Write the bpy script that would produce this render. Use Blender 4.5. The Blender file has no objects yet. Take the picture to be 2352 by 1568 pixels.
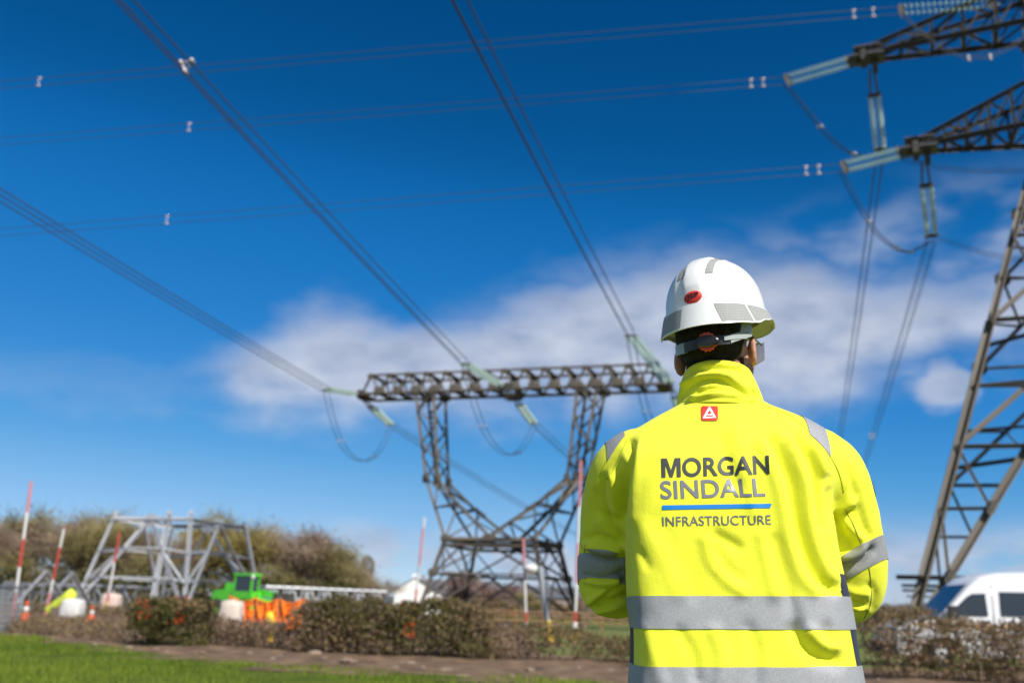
import bpy, bmesh, math, random
import numpy as np
from mathutils import Vector, Matrix
from mathutils import noise as mnoise
from mathutils.bvhtree import BVHTree

scene = bpy.context.scene
COL = scene.collection
random.seed(7)

# ------------------------------------------------------------------ camera
PITCH, ROLL = math.radians(15.1), math.radians(2.0)
CAM = Vector((0.0, 0.0, 1.08))
LENS = 35.0
_r0 = Vector((1, 0, 0)); _u0 = Vector((0, -math.sin(PITCH), math.cos(PITCH)))
_f = Vector((0, math.cos(PITCH), math.sin(PITCH)))
_R = _r0 * math.cos(ROLL) + _u0 * math.sin(ROLL)
_U = _u0 * math.cos(ROLL) - _r0 * math.sin(ROLL)
cd = bpy.data.cameras.new('camera'); cam = bpy.data.objects.new('camera', cd); COL.objects.link(cam)
cam.matrix_world = Matrix(((_R.x, _U.x, -_f.x, CAM.x), (_R.y, _U.y, -_f.y, CAM.y), (_R.z, _U.z, -_f.z, CAM.z), (0, 0, 0, 1)))
cd.lens = LENS; cd.sensor_width = 36; cd.clip_end = 20000; cd.clip_start = 0.05
cd.dof.use_dof = True; cd.dof.focus_distance = 2.08; cd.dof.aperture_fstop = 3.6
scene.camera = cam
PW, PH = 2352.0, 1568.0
FPX = LENS / 36.0 * PW

def ray(u, v):
    return _f + _R * ((u - PW / 2) / FPX) + _U * ((PH / 2 - v) / FPX)
def at(u, v, Y):
    d = ray(u, v); return CAM + d * (Y / d.y)
def gr(u, v, z=0.0):
    d = ray(u, v); return CAM + d * ((z - CAM.z) / d.z)

# ------------------------------------------------------------------ light
SUN_AZ = math.radians(180 - 36)      # clockwise from +Y (the view direction)
SUN_EL = math.radians(43)
sun_dir = Vector((math.sin(SUN_AZ) * math.cos(SUN_EL), math.cos(SUN_AZ) * math.cos(SUN_EL), math.sin(SUN_EL)))
ld = bpy.data.lights.new('sun', 'SUN'); ld.energy = 4.4; ld.angle = math.radians(0.53); ld.color = (1.0, 0.955, 0.88)
sun = bpy.data.objects.new('sun', ld); COL.objects.link(sun)
sun.rotation_euler = (-sun_dir).to_track_quat('-Z', 'Y').to_euler()
sun.location = (0, 0, 60)

world = bpy.data.worlds.new('World'); scene.world = world; world.use_nodes = True
wt = world.node_tree; wt.nodes.clear()
def wn(t, **kw):
    n = wt.nodes.new(t)
    for k, v in kw.items(): setattr(n, k, v)
    return n
def wl(a, b): wt.links.new(a, b)
def wmath(op, a, b=None, c=None, clamp=False):
    n = wn('ShaderNodeMath', operation=op); n.use_clamp = clamp
    for i, x in enumerate((a, b, c)):
        if x is None: continue
        if isinstance(x, (int, float)): n.inputs[i].default_value = x
        else: wl(x, n.inputs[i])
    return n.outputs[0]
def wsmooth(x, lo, hi):
    n = wn('ShaderNodeMapRange'); n.interpolation_type = 'SMOOTHERSTEP'; wl(x, n.inputs['Value'])
    for k, s in (('From Min', lo), ('From Max', hi)):
        if isinstance(s, (int, float)): n.inputs[k].default_value = s
        else: wl(s, n.inputs[k])
    n.inputs['To Min'].default_value = 0.0; n.inputs['To Max'].default_value = 1.0
    return n.outputs['Result']
sky = wn('ShaderNodeTexSky', sky_type='NISHITA'); sky.sun_disc = False
sky.sun_elevation = SUN_EL; sky.sun_rotation = SUN_AZ
sky.altitude = 0; sky.air_density = 0.7; sky.dust_density = 0.0; sky.ozone_density = 6.0
geo = wn('ShaderNodeTexCoord'); sep = wn('ShaderNodeSeparateXYZ'); wl(geo.outputs['Generated'], sep.inputs[0])
DEG = 180 / math.pi
az = wmath('MULTIPLY', wmath('ARCTAN2', sep.outputs[0], sep.outputs[1]), DEG)
el = wmath('MULTIPLY', wmath('ARCSINE', sep.outputs[2]), DEG)
comb = wn('ShaderNodeCombineXYZ'); wl(wmath('MULTIPLY', az, 0.16), comb.inputs[0]); wl(wmath('MULTIPLY', el, 0.30), comb.inputs[1])
def wnoise(scale, detail, rough, zoff):
    c2 = wn('ShaderNodeVectorMath', operation='ADD'); wl(comb.outputs[0], c2.inputs[0]); c2.inputs[1].default_value = (zoff, zoff * .7, zoff)
    n = wn('ShaderNodeTexNoise'); n.inputs['Scale'].default_value = scale; n.inputs['Detail'].default_value = detail
    n.inputs['Roughness'].default_value = rough; wl(c2.outputs[0], n.inputs['Vector']); return n.outputs['Fac']
n1 = wnoise(1.3, 3, 0.45, 3.1); n2 = wnoise(2.6, 3, 0.45, 9.7); n3 = wnoise(0.9, 3, 0.45, 21.3)
def azel(u, v):
    d = ray(u, v).normalized(); return math.degrees(math.atan2(d.x, d.y)), math.degrees(math.asin(d.z))
AZ0, AZ1, EL1 = -40.0, 40.0, 40.0
def wcurve(pts):
    n = wn('ShaderNodeFloatCurve'); cu = n.mapping.curves[0]
    P = []
    for (u, v) in pts:
        a, e = azel(u, v); P.append(((a - AZ0) / (AZ1 - AZ0), e / EL1))
    P.sort()
    cu.points[0].location = P[0]; cu.points[1].location = P[-1]
    for p in P[1:-1]: cu.points.new(*p)
    n.mapping.use_clip = True; n.mapping.extend = 'HORIZONTAL'; n.mapping.update()
    wl(wmath('DIVIDE', wmath('SUBTRACT', az, AZ0), AZ1 - AZ0), n.inputs['Value'])
    return wmath('MULTIPLY', n.outputs[0], EL1)
ctop = wcurve([(380, 890), (450, 850), (560, 800), (660, 735), (780, 712), (930, 745), (1060, 735), (1170, 690), (1300, 660), (1420, 620), (1560, 590), (1720, 600), (1850, 610), (2000, 640), (2200, 640), (2352, 610)])
cbot = wcurve([(380, 895), (450, 870), (560, 935), (700, 960), (900, 950), (1200, 945), (1500, 940), (1800, 935), (1900, 930), (2000, 880), (2120, 830), (2200, 800), (2352, 790)])
warp = wmath('ADD', wmath('MULTIPLY', wmath('SUBTRACT', n1, 0.5), 4.0), wmath('MULTIPLY', wmath('SUBTRACT', n2, 0.5), 1.5))
elw = wmath('ADD', el, warp)
m_top = wsmooth(wmath('SUBTRACT', ctop, elw), -1.6, 2.6)
m_bot = wsmooth(wmath('SUBTRACT', elw, cbot), -2.2, 3.0)
bank = wmath('MULTIPLY', m_top, m_bot)
# thin veil above the bank on the right
vtop = wcurve([(380, 880), (1100, 690), (1300, 600), (1500, 560), (1700, 540), (1900, 480), (2100, 430), (2352, 380)])
veil = wmath('MULTIPLY', wsmooth(wmath('SUBTRACT', vtop, elw), -2.0, 2.5), wsmooth(wmath('SUBTRACT', elw, cbot), -0.5, 2.5))
veil = wmath('MULTIPLY', wmath('MULTIPLY', veil, wsmooth(n1, 0.34, 0.72)), 0.42)
# low clouds over the horizon
low_n = wnoise(1.3, 4, 0.55, 40.2)
low_w = wmath('MULTIPLY', wsmooth(el, 6.2, 2.6), wsmooth(az, -13.5, -7.0))
low = wmath('MULTIPLY', wmath('MULTIPLY', wsmooth(low_n, 0.33, 0.60), low_w), 0.80)
# small puff right of the main bank
pa, pe = azel(2165, 890)
dd = wmath('SQRT', wmath('ADD', wmath('POWER', wmath('DIVIDE', wmath('SUBTRACT', az, pa), 1.9), 2.0), wmath('POWER', wmath('DIVIDE', wmath('SUBTRACT', el, pe), 1.5), 2.0)))
puff = wmath('MULTIPLY', wsmooth(wmath('ADD', dd, wmath('MULTIPLY', wmath('SUBTRACT', n2, 0.5), 1.3)), 1.15, 0.35), 0.75)
dens = wmath('MULTIPLY', bank, wsmooth(wmath('ADD', n3, wmath('MULTIPLY', n2, 0.45)), 0.40, 0.72))
dens = wmath('ADD', wmath('MULTIPLY', bank, 0.70), wmath('MULTIPLY', dens, 0.18))
# unseen broken cloud added to lift the shadow fill, over the rest of the sky
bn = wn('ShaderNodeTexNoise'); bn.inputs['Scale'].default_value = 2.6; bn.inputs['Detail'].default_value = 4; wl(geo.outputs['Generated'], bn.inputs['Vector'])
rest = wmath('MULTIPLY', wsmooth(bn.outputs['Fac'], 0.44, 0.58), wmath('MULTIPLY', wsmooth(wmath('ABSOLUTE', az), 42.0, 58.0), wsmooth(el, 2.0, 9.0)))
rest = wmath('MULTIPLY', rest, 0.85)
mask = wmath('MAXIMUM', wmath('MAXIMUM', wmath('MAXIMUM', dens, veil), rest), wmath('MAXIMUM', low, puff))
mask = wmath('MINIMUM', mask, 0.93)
cr = wn('ShaderNodeValToRGB'); wl(wmath('ADD', wmath('MULTIPLY', n2, 0.6), wmath('MULTIPLY', n1, 0.4)), cr.inputs[0])
cr.color_ramp.elements[0].position = 0.35; cr.color_ramp.elements[0].color = (0.36, 0.41, 0.53, 1)
cr.color_ramp.elements[1].position = 0.66; cr.color_ramp.elements[1].color = (0.56, 0.60, 0.70, 1)
SKY_K = 0.0713
ssep = wn('ShaderNodeSeparateColor'); wl(sky.outputs[0], ssep.inputs[0]); scmb = wn('ShaderNodeCombineColor')
for ch, pts in enumerate(([(0, 0), (.0437, .002), (.056, .006), (.091, .026), (.141, .080), (.184, .155), (.279, .28), (1, .95)],
                          [(0, 0), (.0865, .076), (.112, .130), (.178, .202), (.258, .295), (.337, .385), (.462, .505), (1, .95)],
                          [(0, 0), (.195, .255), (.242, .395), (.366, .54), (.473, .62), (.578, .695), (.672, .77), (1, 1.0)])):
    n = wn('ShaderNodeFloatCurve'); cu = n.mapping.curves[0]
    cu.points[0].location = pts[0]; cu.points[1].location = pts[-1]
    for p in pts[1:-1]: cu.points.new(*p)
    n.mapping.use_clip = False; n.mapping.extend = 'EXTRAPOLATED'; n.mapping.update()
    wl(wmath('MULTIPLY', ssep.outputs[ch], SKY_K), n.inputs['Value']); wl(wmath('MULTIPLY', n.outputs[0], 8.5), scmb.inputs[ch])
bg1 = wn('ShaderNodeBackground'); wl(scmb.outputs[0], bg1.inputs[0]); bg1.inputs[1].default_value = 0.1
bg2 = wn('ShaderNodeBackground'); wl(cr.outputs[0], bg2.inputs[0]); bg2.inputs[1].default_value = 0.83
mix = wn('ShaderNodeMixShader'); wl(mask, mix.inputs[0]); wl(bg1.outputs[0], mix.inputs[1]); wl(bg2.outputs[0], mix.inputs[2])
wo = wn('ShaderNodeOutputWorld'); wl(mix.outputs[0], wo.inputs[0])

vs = scene.view_settings; vs.view_transform = 'Standard'; vs.look = 'None'; vs.exposure = 0.45; vs.gamma = 1.0; vs.use_curve_mapping = False
scene.cycles.use_denoising = True
scene.cycles.max_bounces = 6; scene.cycles.transparent_max_bounces = 12
scene.cycles.sample_clamp_indirect = 6.0

# ------------------------------------------------------------------ helpers
WM = {}
def _reg(o, parent, M=None):
    COL.objects.link(o)
    M = M or Matrix.Identity(4)
    if parent is not None:
        o.parent = parent; o.matrix_parent_inverse = WM[parent.name].inverted()
    o.matrix_basis = M; WM[o.name] = M.copy()
    return o
def tag(o, label=None, cat=None, group=None, kind=None):
    if label: o['label'] = label
    if cat: o['category'] = cat
    if group: o['group'] = group
    if kind: o['kind'] = kind
    return o
def empty(name, loc, label, cat, group=None):
    o = bpy.data.objects.new(name, None); o.empty_display_size = 0.3
    _reg(o, None, Matrix.Translation(Vector(loc))); return tag(o, label, cat, group)
def mk_mesh(name, V, Fc, mats=None, smooth=False):
    me = bpy.data.meshes.new(name); me.from_pydata([tuple(v) for v in V], [], [tuple(f) for f in Fc]); 
    for m in (mats or []): me.materials.append(m)
    if smooth: me.polygons.foreach_set('use_smooth', [True] * len(me.polygons))
    me.update(); return me
def obj(name, V, Fc, mat=None, parent=None, smooth=False, M=None):
    me = mk_mesh(name, V, Fc, [mat] if mat else None, smooth)
    return _reg(bpy.data.objects.new(name, me), parent, M)
def inst(name, me, parent=None, M=None):
    return _reg(bpy.data.objects.new(name, me), parent, M)

def lerp(a, b, t): return Vector(a) * (1 - t) + Vector(b) * t
class MB:
    def __init__(s): s.V = []; s.F = []
    def add(s, V, Fc):
        n = len(s.V); s.V += [tuple(v) for v in V]; s.F += [tuple(i + n for i in f) for f in Fc]; return s
    def box(s, x0, x1, y0, y1, z0, z1, M=None):
        V = [Vector((x, y, z)) for z in (z0, z1) for y in (y0, y1) for x in (x0, x1)]
        if M: V = [M @ v for v in V]
        return s.add(V, [(0, 2, 3, 1), (4, 5, 7, 6), (0, 1, 5, 4), (2, 6, 7, 3), (0, 4, 6, 2), (1, 3, 7, 5)])
    def tube(s, pts, r, n=8, cap=True):
        pts = [Vector(p) for p in pts]; rs = r if isinstance(r, (list, tuple)) else [r] * len(pts)
        V = []; Fc = []; up = None
        for i, p in enumerate(pts):
            t = (pts[min(i + 1, len(pts) - 1)] - pts[max(i - 1, 0)]).normalized()
            if up is None: up = Vector((0, 0, 1)) if abs(t.z) < .9 else Vector((1, 0, 0))
            a = t.cross(up).normalized(); b = a.cross(t).normalized(); up = b
            for k in range(n):
                an = 2 * math.pi * k / n; V.append(p + a * (math.cos(an) * rs[i]) + b * (math.sin(an) * rs[i]))
        for i in range(len(pts) - 1):
            for k in range(n):
                k2 = (k + 1) % n; Fc.append((i * n + k, i * n + k2, (i + 1) * n + k2, (i + 1) * n + k))
        if cap: Fc.append(tuple(range(n - 1, -1, -1))); Fc.append(tuple(range((len(pts) - 1) * n, len(pts) * n)))
        return s.add(V, Fc)
    def lathe(s, prof, n=12, M=None):
        V = []; Fc = []
        for (r, z) in prof:
            for k in range(n):
                an = 2 * math.pi * k / n; v = Vector((r * math.cos(an), r * math.sin(an), z)); V.append(M @ v if M else v)
        for i in range(len(prof) - 1):
            for k in range(n):
                k2 = (k + 1) % n; Fc.append((i * n + k, i * n + k2, (i + 1) * n + k2, (i + 1) * n + k))
        Fc.append(tuple(range(n - 1, -1, -1))); Fc.append(tuple(range((len(prof) - 1) * n, len(prof) * n)))
        return s.add(V, Fc)
    def prism(s, poly, y0, y1, M=None):      # polygon in (x,z) extruded along y
        n = len(poly); V = [Vector((x, y, z)) for y in (y0, y1) for (x, z) in poly]
        if M: V = [M @ v for v in V]
        return s.add(V, [tuple(range(n)), tuple(range(2 * n - 1, n - 1, -1))] + [(i, i + n, (i + 1) % n + n, (i + 1) % n) for i in range(n)])
    def obj(s, name, mat, parent=None, smooth=False, M=None):
        return obj(name, s.V, s.F, mat, parent, smooth, M)
    def mesh(s, name, mat, smooth=False): return mk_mesh(name, s.V, s.F, [mat], smooth)

def auto_smooth(o, deg=35):
    me = o.data; bm = bmesh.new(); bm.from_mesh(me)
    bmesh.ops.recalc_face_normals(bm, faces=bm.faces)
    for f in bm.faces: f.smooth = True
    lim = math.radians(deg)
    for e in bm.edges:
        if len(e.link_faces) == 2 and e.calc_face_angle(0) > lim: e.smooth = False
    bm.to_mesh(me); bm.free(); return o

# ------------------------------------------------------------------ materials
def mat(name, col, rough=0.6, metal=0.0, var=0.0, vscale=4.0, col2=None, bump=0.0, bscale=40.0, spec=0.5, coat=0.0, sheen=0.0, detail=4.0, trans=0.0, objspace=True):
    m = bpy.data.materials.new(name); m.use_nodes = True; nt = m.node_tree; b = nt.nodes['Principled BSDF']
    b.inputs['Base Color'].default_value = (*col, 1); b.inputs['Roughness'].default_value = rough; b.inputs['Metallic'].default_value = metal
    b.inputs['Specular IOR Level'].default_value = spec; b.inputs['Coat Weight'].default_value = coat
    b.inputs['Sheen Weight'].default_value = sheen; b.inputs['Transmission Weight'].default_value = trans
    tc = nt.nodes.new('ShaderNodeTexCoord'); src = tc.outputs['Object']
    if var > 0 or col2:
        n = nt.nodes.new('ShaderNodeTexNoise'); n.inputs['Scale'].default_value = vscale; n.inputs['Detail'].default_value = detail; n.inputs['Roughness'].default_value = .6
        nt.links.new(src, n.inputs['Vector'])
        r = nt.nodes.new('ShaderNodeValToRGB'); nt.links.new(n.outputs['Fac'], r.inputs[0])
        c2 = col2 or tuple(c * (1 - var) for c in col)
        r.color_ramp.elements[0].position = .36; r.color_ramp.elements[0].color = (*c2, 1)
        r.color_ramp.elements[1].position = .64; r.color_ramp.elements[1].color = (*col, 1)
        nt.links.new(r.outputs[0], b.inputs['Base Color'])
    if bump > 0:
        n = nt.nodes.new('ShaderNodeTexNoise'); n.inputs['Scale'].default_value = bscale; n.inputs['Detail'].default_value = 3
        nt.links.new(src, n.inputs['Vector'])
        bp = nt.nodes.new('ShaderNodeBump'); bp.inputs['Strength'].default_value = bump; bp.inputs['Distance'].default_value = 0.01
        nt.links.new(n.outputs['Fac'], bp.inputs['Height']); nt.links.new(bp.outputs[0], b.inputs['Normal'])
    return m
def leafmat(name, c1, c2, scale=6.0, tl=0.3):
    m = mat(name, c1, rough=.75, col2=c2, vscale=scale, spec=.2); nt = m.node_tree
    b = nt.nodes['Principled BSDF']; tr = nt.nodes.new('ShaderNodeBsdfTranslucent'); mx = nt.nodes.new('ShaderNodeMixShader'); mx.inputs[0].default_value = tl
    src = b.inputs['Base Color'].links[0].from_socket; nt.links.new(src, tr.inputs[0])
    out = nt.nodes['Material Output']; nt.links.new(b.outputs[0], mx.inputs[1]); nt.links.new(tr.outputs[0], mx.inputs[2]); nt.links.new(mx.outputs[0], out.inputs[0])
    return m
M = {}
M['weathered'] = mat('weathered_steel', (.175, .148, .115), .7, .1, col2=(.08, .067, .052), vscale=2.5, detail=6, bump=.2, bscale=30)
M['dark_shaded_steel'] = mat('dark_and_shaded_steel', (.075, .066, .055), .7, .1, col2=(.04, .035, .03), vscale=2.0, detail=6)  # shade painted in for pylon undersides and far members; plain dark elsewhere
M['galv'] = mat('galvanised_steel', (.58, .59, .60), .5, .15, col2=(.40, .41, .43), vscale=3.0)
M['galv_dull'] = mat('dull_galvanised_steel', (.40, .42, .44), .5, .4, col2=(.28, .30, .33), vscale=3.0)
M['wire'] = mat('aluminium_conductor', (.05, .05, .055), .6, .2)
M['fitting'] = mat('galvanised_fitting', (.62, .55, .52), .4, .5)
M['fitting_dark'] = mat('dark_fitting', (.10, .10, .11), .5, .4)
def glass_green():
    m = mat('green_glass', (.70, .86, .78), .03, 0, spec=1.0, trans=.6); m.node_tree.nodes['Principled BSDF'].inputs['IOR'].default_value = 1.45; return m
M['gglass'] = glass_green()
M['white_paint'] = mat('white_paint', (.66, .65, .62), .6, var=.12, vscale=6)
M['red_paint'] = mat('red_paint', (.50, .06, .045), .6, var=.2, vscale=6)
M['pink_paint'] = mat('faded_red_paint', (.62, .22, .23), .6, var=.15, vscale=5)
M['yellow_paint'] = mat('yellow_paint', (.85, .55, .02), .5, var=.1, vscale=6)
M['green_paint'] = mat('green_machine_paint', (.10, .58, .03), .4, var=.15, coat=.2)
M['black_rubber'] = mat('black_rubber', (.025, .025, .027), .8)
M['dark_glass'] = mat('dark_glass', (.02, .03, .04), .05, spec=.8)
M['orange'] = mat('orange_plastic_net', (.95, .22, .015), .6, var=.2, vscale=8)
M['orange_red'] = mat('red_orange_plastic', (.85, .11, .02), .55, var=.2, vscale=8)
M['earth'] = mat('bare_earth', (.235, .155, .10), .95, col2=(.085, .058, .040), vscale=2.2, bump=.8, bscale=6, spec=.1, detail=8)
M['stone'] = mat('pale_stone', (.32, .235, .17), .95, var=.4, vscale=4, bump=.4, bscale=8, spec=.2)
M['grass'] = mat('lawn_soil_grass', (.10, .135, .018), .95, col2=(.055, .080, .014), vscale=1.2, bump=.4, bscale=30, spec=.05, detail=7)
M['blade'] = leafmat('grass_blades', (.20, .26, .028), (.10, .155, .015), .5, .25)
M['far_field'] = mat('far_field', (.13, .15, .055), .95, col2=(.20, .155, .09), vscale=.03, spec=.05, detail=6)
M['bark'] = mat('bark', (.17, .13, .095), .9, var=.4, vscale=3)
M['white_wall'] = mat('white_render_wall', (.80, .79, .76), .8, var=.08, vscale=1)
M['slate'] = mat('slate_roof', (.11, .11, .125), .7, var=.3, vscale=2)
M['brick'] = mat('grey_brown_wall', (.30, .25, .22), .8, var=.2, vscale=1)
M['hills'] = mat('haze_tinted_hills', (.10, .13, .15), .95, var=.3, vscale=.004, spec=0)  # blue of the distant haze painted into the base colour

# unit steel angle: 1 x 1 profile, 1 long (z)
def angle_mesh(name, m, t=.16):
    prof = [(-.5, -.5), (.5, -.5), (.5, -.5 + t), (-.5 + t, -.5 + t), (-.5 + t, .5), (-.5, .5)]
    V = [(x, y, z) for z in (0, 1) for (x, y) in prof]; n = 6
    Fc = [tuple(range(n - 1, -1, -1)), tuple(range(n, 2 * n))] + [(i, (i + 1) % n, (i + 1) % n + n, i + n) for i in range(n)]
    return mk_mesh(name, V, Fc, [m])
ANG = {k: angle_mesh('steel_angle_' + k, M[k]) for k in ('weathered', 'dark_shaded_steel', 'galv', 'galv_dull')}
def frame_matrix(p, q, w, h=None, hint=Vector((0, -1, .3))):
    p = Vector(p); q = Vector(q); z = q - p; L = z.length; z = z / L
    x = hint.cross(z); x = x.normalized() if x.length > 1e-4 else Vector((1, 0, 0)); y = z.cross(x)
    h = h or w
    return Matrix(((x.x * w, y.x * h, z.x * L, p.x), (x.y * w, y.y * h, z.y * L, p.y), (x.z * w, y.z * h, z.z * L, p.z), (0, 0, 0, 1)))
def bar(name, p, q, w, key, parent): return inst(name, ANG[key], parent, frame_matrix(p, q, w))
PLATE = {}
def plate(name, c, ax, up, w, h, t, key, parent):
    if key not in PLATE:
        V = []
        for y in (-.5, .5):
            for (x, z) in [(-.5, -.28), (-.28, -.5), (.28, -.5), (.5, -.28), (.5, .28), (.28, .5), (-.28, .5), (-.5, .28)]: V.append((x, y, z))
        Fc = [tuple(range(8)), tuple(range(15, 7, -1))] + [(i, i + 8, (i + 1) % 8 + 8, (i + 1) % 8) for i in range(8)]
        PLATE[key] = mk_mesh('gusset_' + key, V, Fc, [M[key]])
    ax = Vector(ax).normalized(); up = Vector(up); up = (up - ax * up.dot(ax)).normalized(); n = up.cross(ax)
    c = Vector(c)
    Mx = Matrix(((ax.x * w, n.x * t, up.x * h, c.x), (ax.y * w, n.y * t, up.y * h, c.y), (ax.z * w, n.z * t, up.z * h, c.z), (0, 0, 0, 1)))
    return inst(name, PLATE[key], parent, Mx)

# ------------------------------------------------------------------ terrain
def hnoise(x, y, s=1.0):
    return (math.sin(x * 1.7 * s + 1.3) * math.cos(y * 1.3 * s + .7) + .5 * math.sin(x * 3.9 * s + y * 2.7 * s) + .25 * math.sin(x * 8.1 * s - y * 6.3 * s)) / 1.75
def sheet(name, inside, x0, x1, y0, y1, step, z, amp, mt, s=1.0):
    nx = int((x1 - x0) / step); ny = int((y1 - y0) / step); V = []; idx = {}; Fc = []
    def vid(i, j):
        if (i, j) not in idx:
            x = x0 + i * step; y = y0 + j * step
            idx[(i, j)] = len(V); V.append((x, y, z + amp * (1 + hnoise(x, y, s)) * .5))
        return idx[(i, j)]
    for i in range(nx):
        for j in range(ny):
            if inside(x0 + (i + .5) * step, y0 + (j + .5) * step): Fc.append((vid(i, j), vid(i + 1, j), vid(i + 1, j + 1), vid(i, j + 1)))
    return tag(obj(name, V, Fc, mt, smooth=True), kind='structure')
LEDGE = [(-60, 37), (-24, 34.5), (-15.2, 29.8), (-9.5, 23.0), (-4.8, 18.3), (0, 16.2), (4, 15.6), (9, 15.9), (60, 17)]
def lawn_edge(x):
    for (xa, ya), (xb, yb) in zip(LEDGE, LEDGE[1:]):
        if xa <= x <= xb: return ya + (yb - ya) * (x - xa) / (xb - xa) + .35 * math.sin(x * 2.1) + .2 * math.sin(x * 5.3)
    return 18
tag(obj('ground', [(-6000, -400, -.02), (6000, -400, -.02), (6000, 9000, -.02), (-6000, 9000, -.02)], [(0, 1, 2, 3)], M['far_field']), kind='structure')
lawn = sheet('lawn', lambda x, y: y < lawn_edge(x), -44, 40, -14, 40, .5, .030, .05, M['grass'], .5)
earth = sheet('bare_earth', lambda x, y: y > lawn_edge(x) - 1.2 and (x < 1.2 + .6 * math.sin(y * .4) or y < 25 + .6 * math.sin(x)), -70, 40, 13, 115, 1.0, .0, .12, M['earth'], .9)
M['pasture'] = mat('green_pasture', (.10, .16, .03), .95, col2=(.17, .16, .07), vscale=.35, spec=.05, detail=7)
past = sheet('pasture', lambda x, y: x > .2 + .6 * math.sin(y * .4) and y > 24, -2, 60, 23, 140, 1.5, -.005, .05, M['pasture'], .3)

# distant hills along the horizon
V = []; Fc = []
N = 90
for k in range(N + 1):
    a = math.radians(-65 + 130 * k / N); R_ = 5200
    h = 20 + 26 * (.5 + .5 * math.sin(k * .31 + 1)) + 12 * math.sin(k * .83) + 60 * math.exp(-((k - 61) / 7.0) ** 2)
    for (rr, hh) in ((R_ - 900, -2), (R_ - 300, h * .7), (R_, h), (R_ + 900, -2)):
        V.append((math.sin(a) * rr, math.cos(a) * rr, hh))
for k in range(N):
    for j in range(3): Fc.append((k * 4 + j, (k + 1) * 4 + j, (k + 1) * 4 + j + 1, k * 4 + j + 1))
tag(obj('hills', V, Fc, M['hills'], smooth=True), kind='structure')

# grass blades on the visible part of the lawn
rg = random.Random(3); V = []; Fc = []
def in_view(x, y, m=1.1):
    return abs(x) < y * .60 * m + 1
cnt = 0
while cnt < 110000:
    if cnt < 64000: y = 11.5 + (rg.random() ** 1.3) * 25; x = rg.uniform(-24, 13)
    else: y = rg.uniform(1.2, 12.5); x = rg.uniform(-10, 10)
    if not in_view(x, y, 1.1 if cnt < 64000 else 1.6): continue
    if y > lawn_edge(x) - .05 + rg.gauss(0, .25): continue
    cnt += 1
    h = rg.uniform(.05, .115) * (1 + .5 * hnoise(x, y, .6)); a = rg.uniform(0, 6.28); w = rg.uniform(.006, .013) * max(.4, y / 15)
    lx, ly = rg.gauss(0, .035), rg.gauss(0, .035); n = len(V); z0 = .03
    V += [(x - math.cos(a) * w, y - math.sin(a) * w, z0), (x + math.cos(a) * w, y + math.sin(a) * w, z0), (x + lx, y + ly, z0 + h)]
    Fc.append((n, n + 1, n + 2))
gb = tag(obj('grass', V, Fc, M['blade']), 'short mown green grass of the foreground lawn', 'grass', kind='stuff')

# pale stones on the verge
def stone_mesh(i):
    r = random.Random(100 + i); bm = bmesh.new(); bmesh.ops.create_icosphere(bm, subdivisions=2, radius=1)
    o = [r.uniform(0, 9) for _ in range(3)]
    for v in bm.verts:
        k = 1 + .28 * hnoise(v.co.x * 1.3 + o[0], v.co.y * 1.3 + o[1] + v.co.z * 1.1, 1.2); v.co = Vector((v.co.x * k, v.co.y * k * .8, v.co.z * k * .55))
    me = bpy.data.meshes.new('stone'); bm.to_mesh(me); bm.free(); me.materials.append(M['stone']); return me
SM = [stone_mesh(i) for i in range(5)]
rs = random.Random(21)
for i in range(70):
    for _ in range(40):
        x = rs.uniform(-13, 9.5); e = lawn_edge(x); y = e + rs.uniform(.1, 4.5)
        if abs(x - .2) < 99: break
    s = rs.uniform(.045, .09) if i % 7 else rs.uniform(.09, .15)
    mm = Matrix.Translation((x, y, .04 + s * .3)) @ Matrix.Rotation(rs.uniform(0, 6.28), 4, 'Z') @ Matrix.Diagonal((s * 1.3, s, s * .8, 1))
    tag(inst('stone', SM[i % 5], None, mm), 'pale stone lying on the bare earth between lawn and hedge', 'stone', 'stones on the bare earth verge')

# ------------------------------------------------------------------ pylons, insulators, conductors
LD = Vector((.306, .952, 0)).normalized()      # direction of the line (away)
LA = Vector((LD.y, -LD.x, 0))                   # across the line, image right

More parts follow.
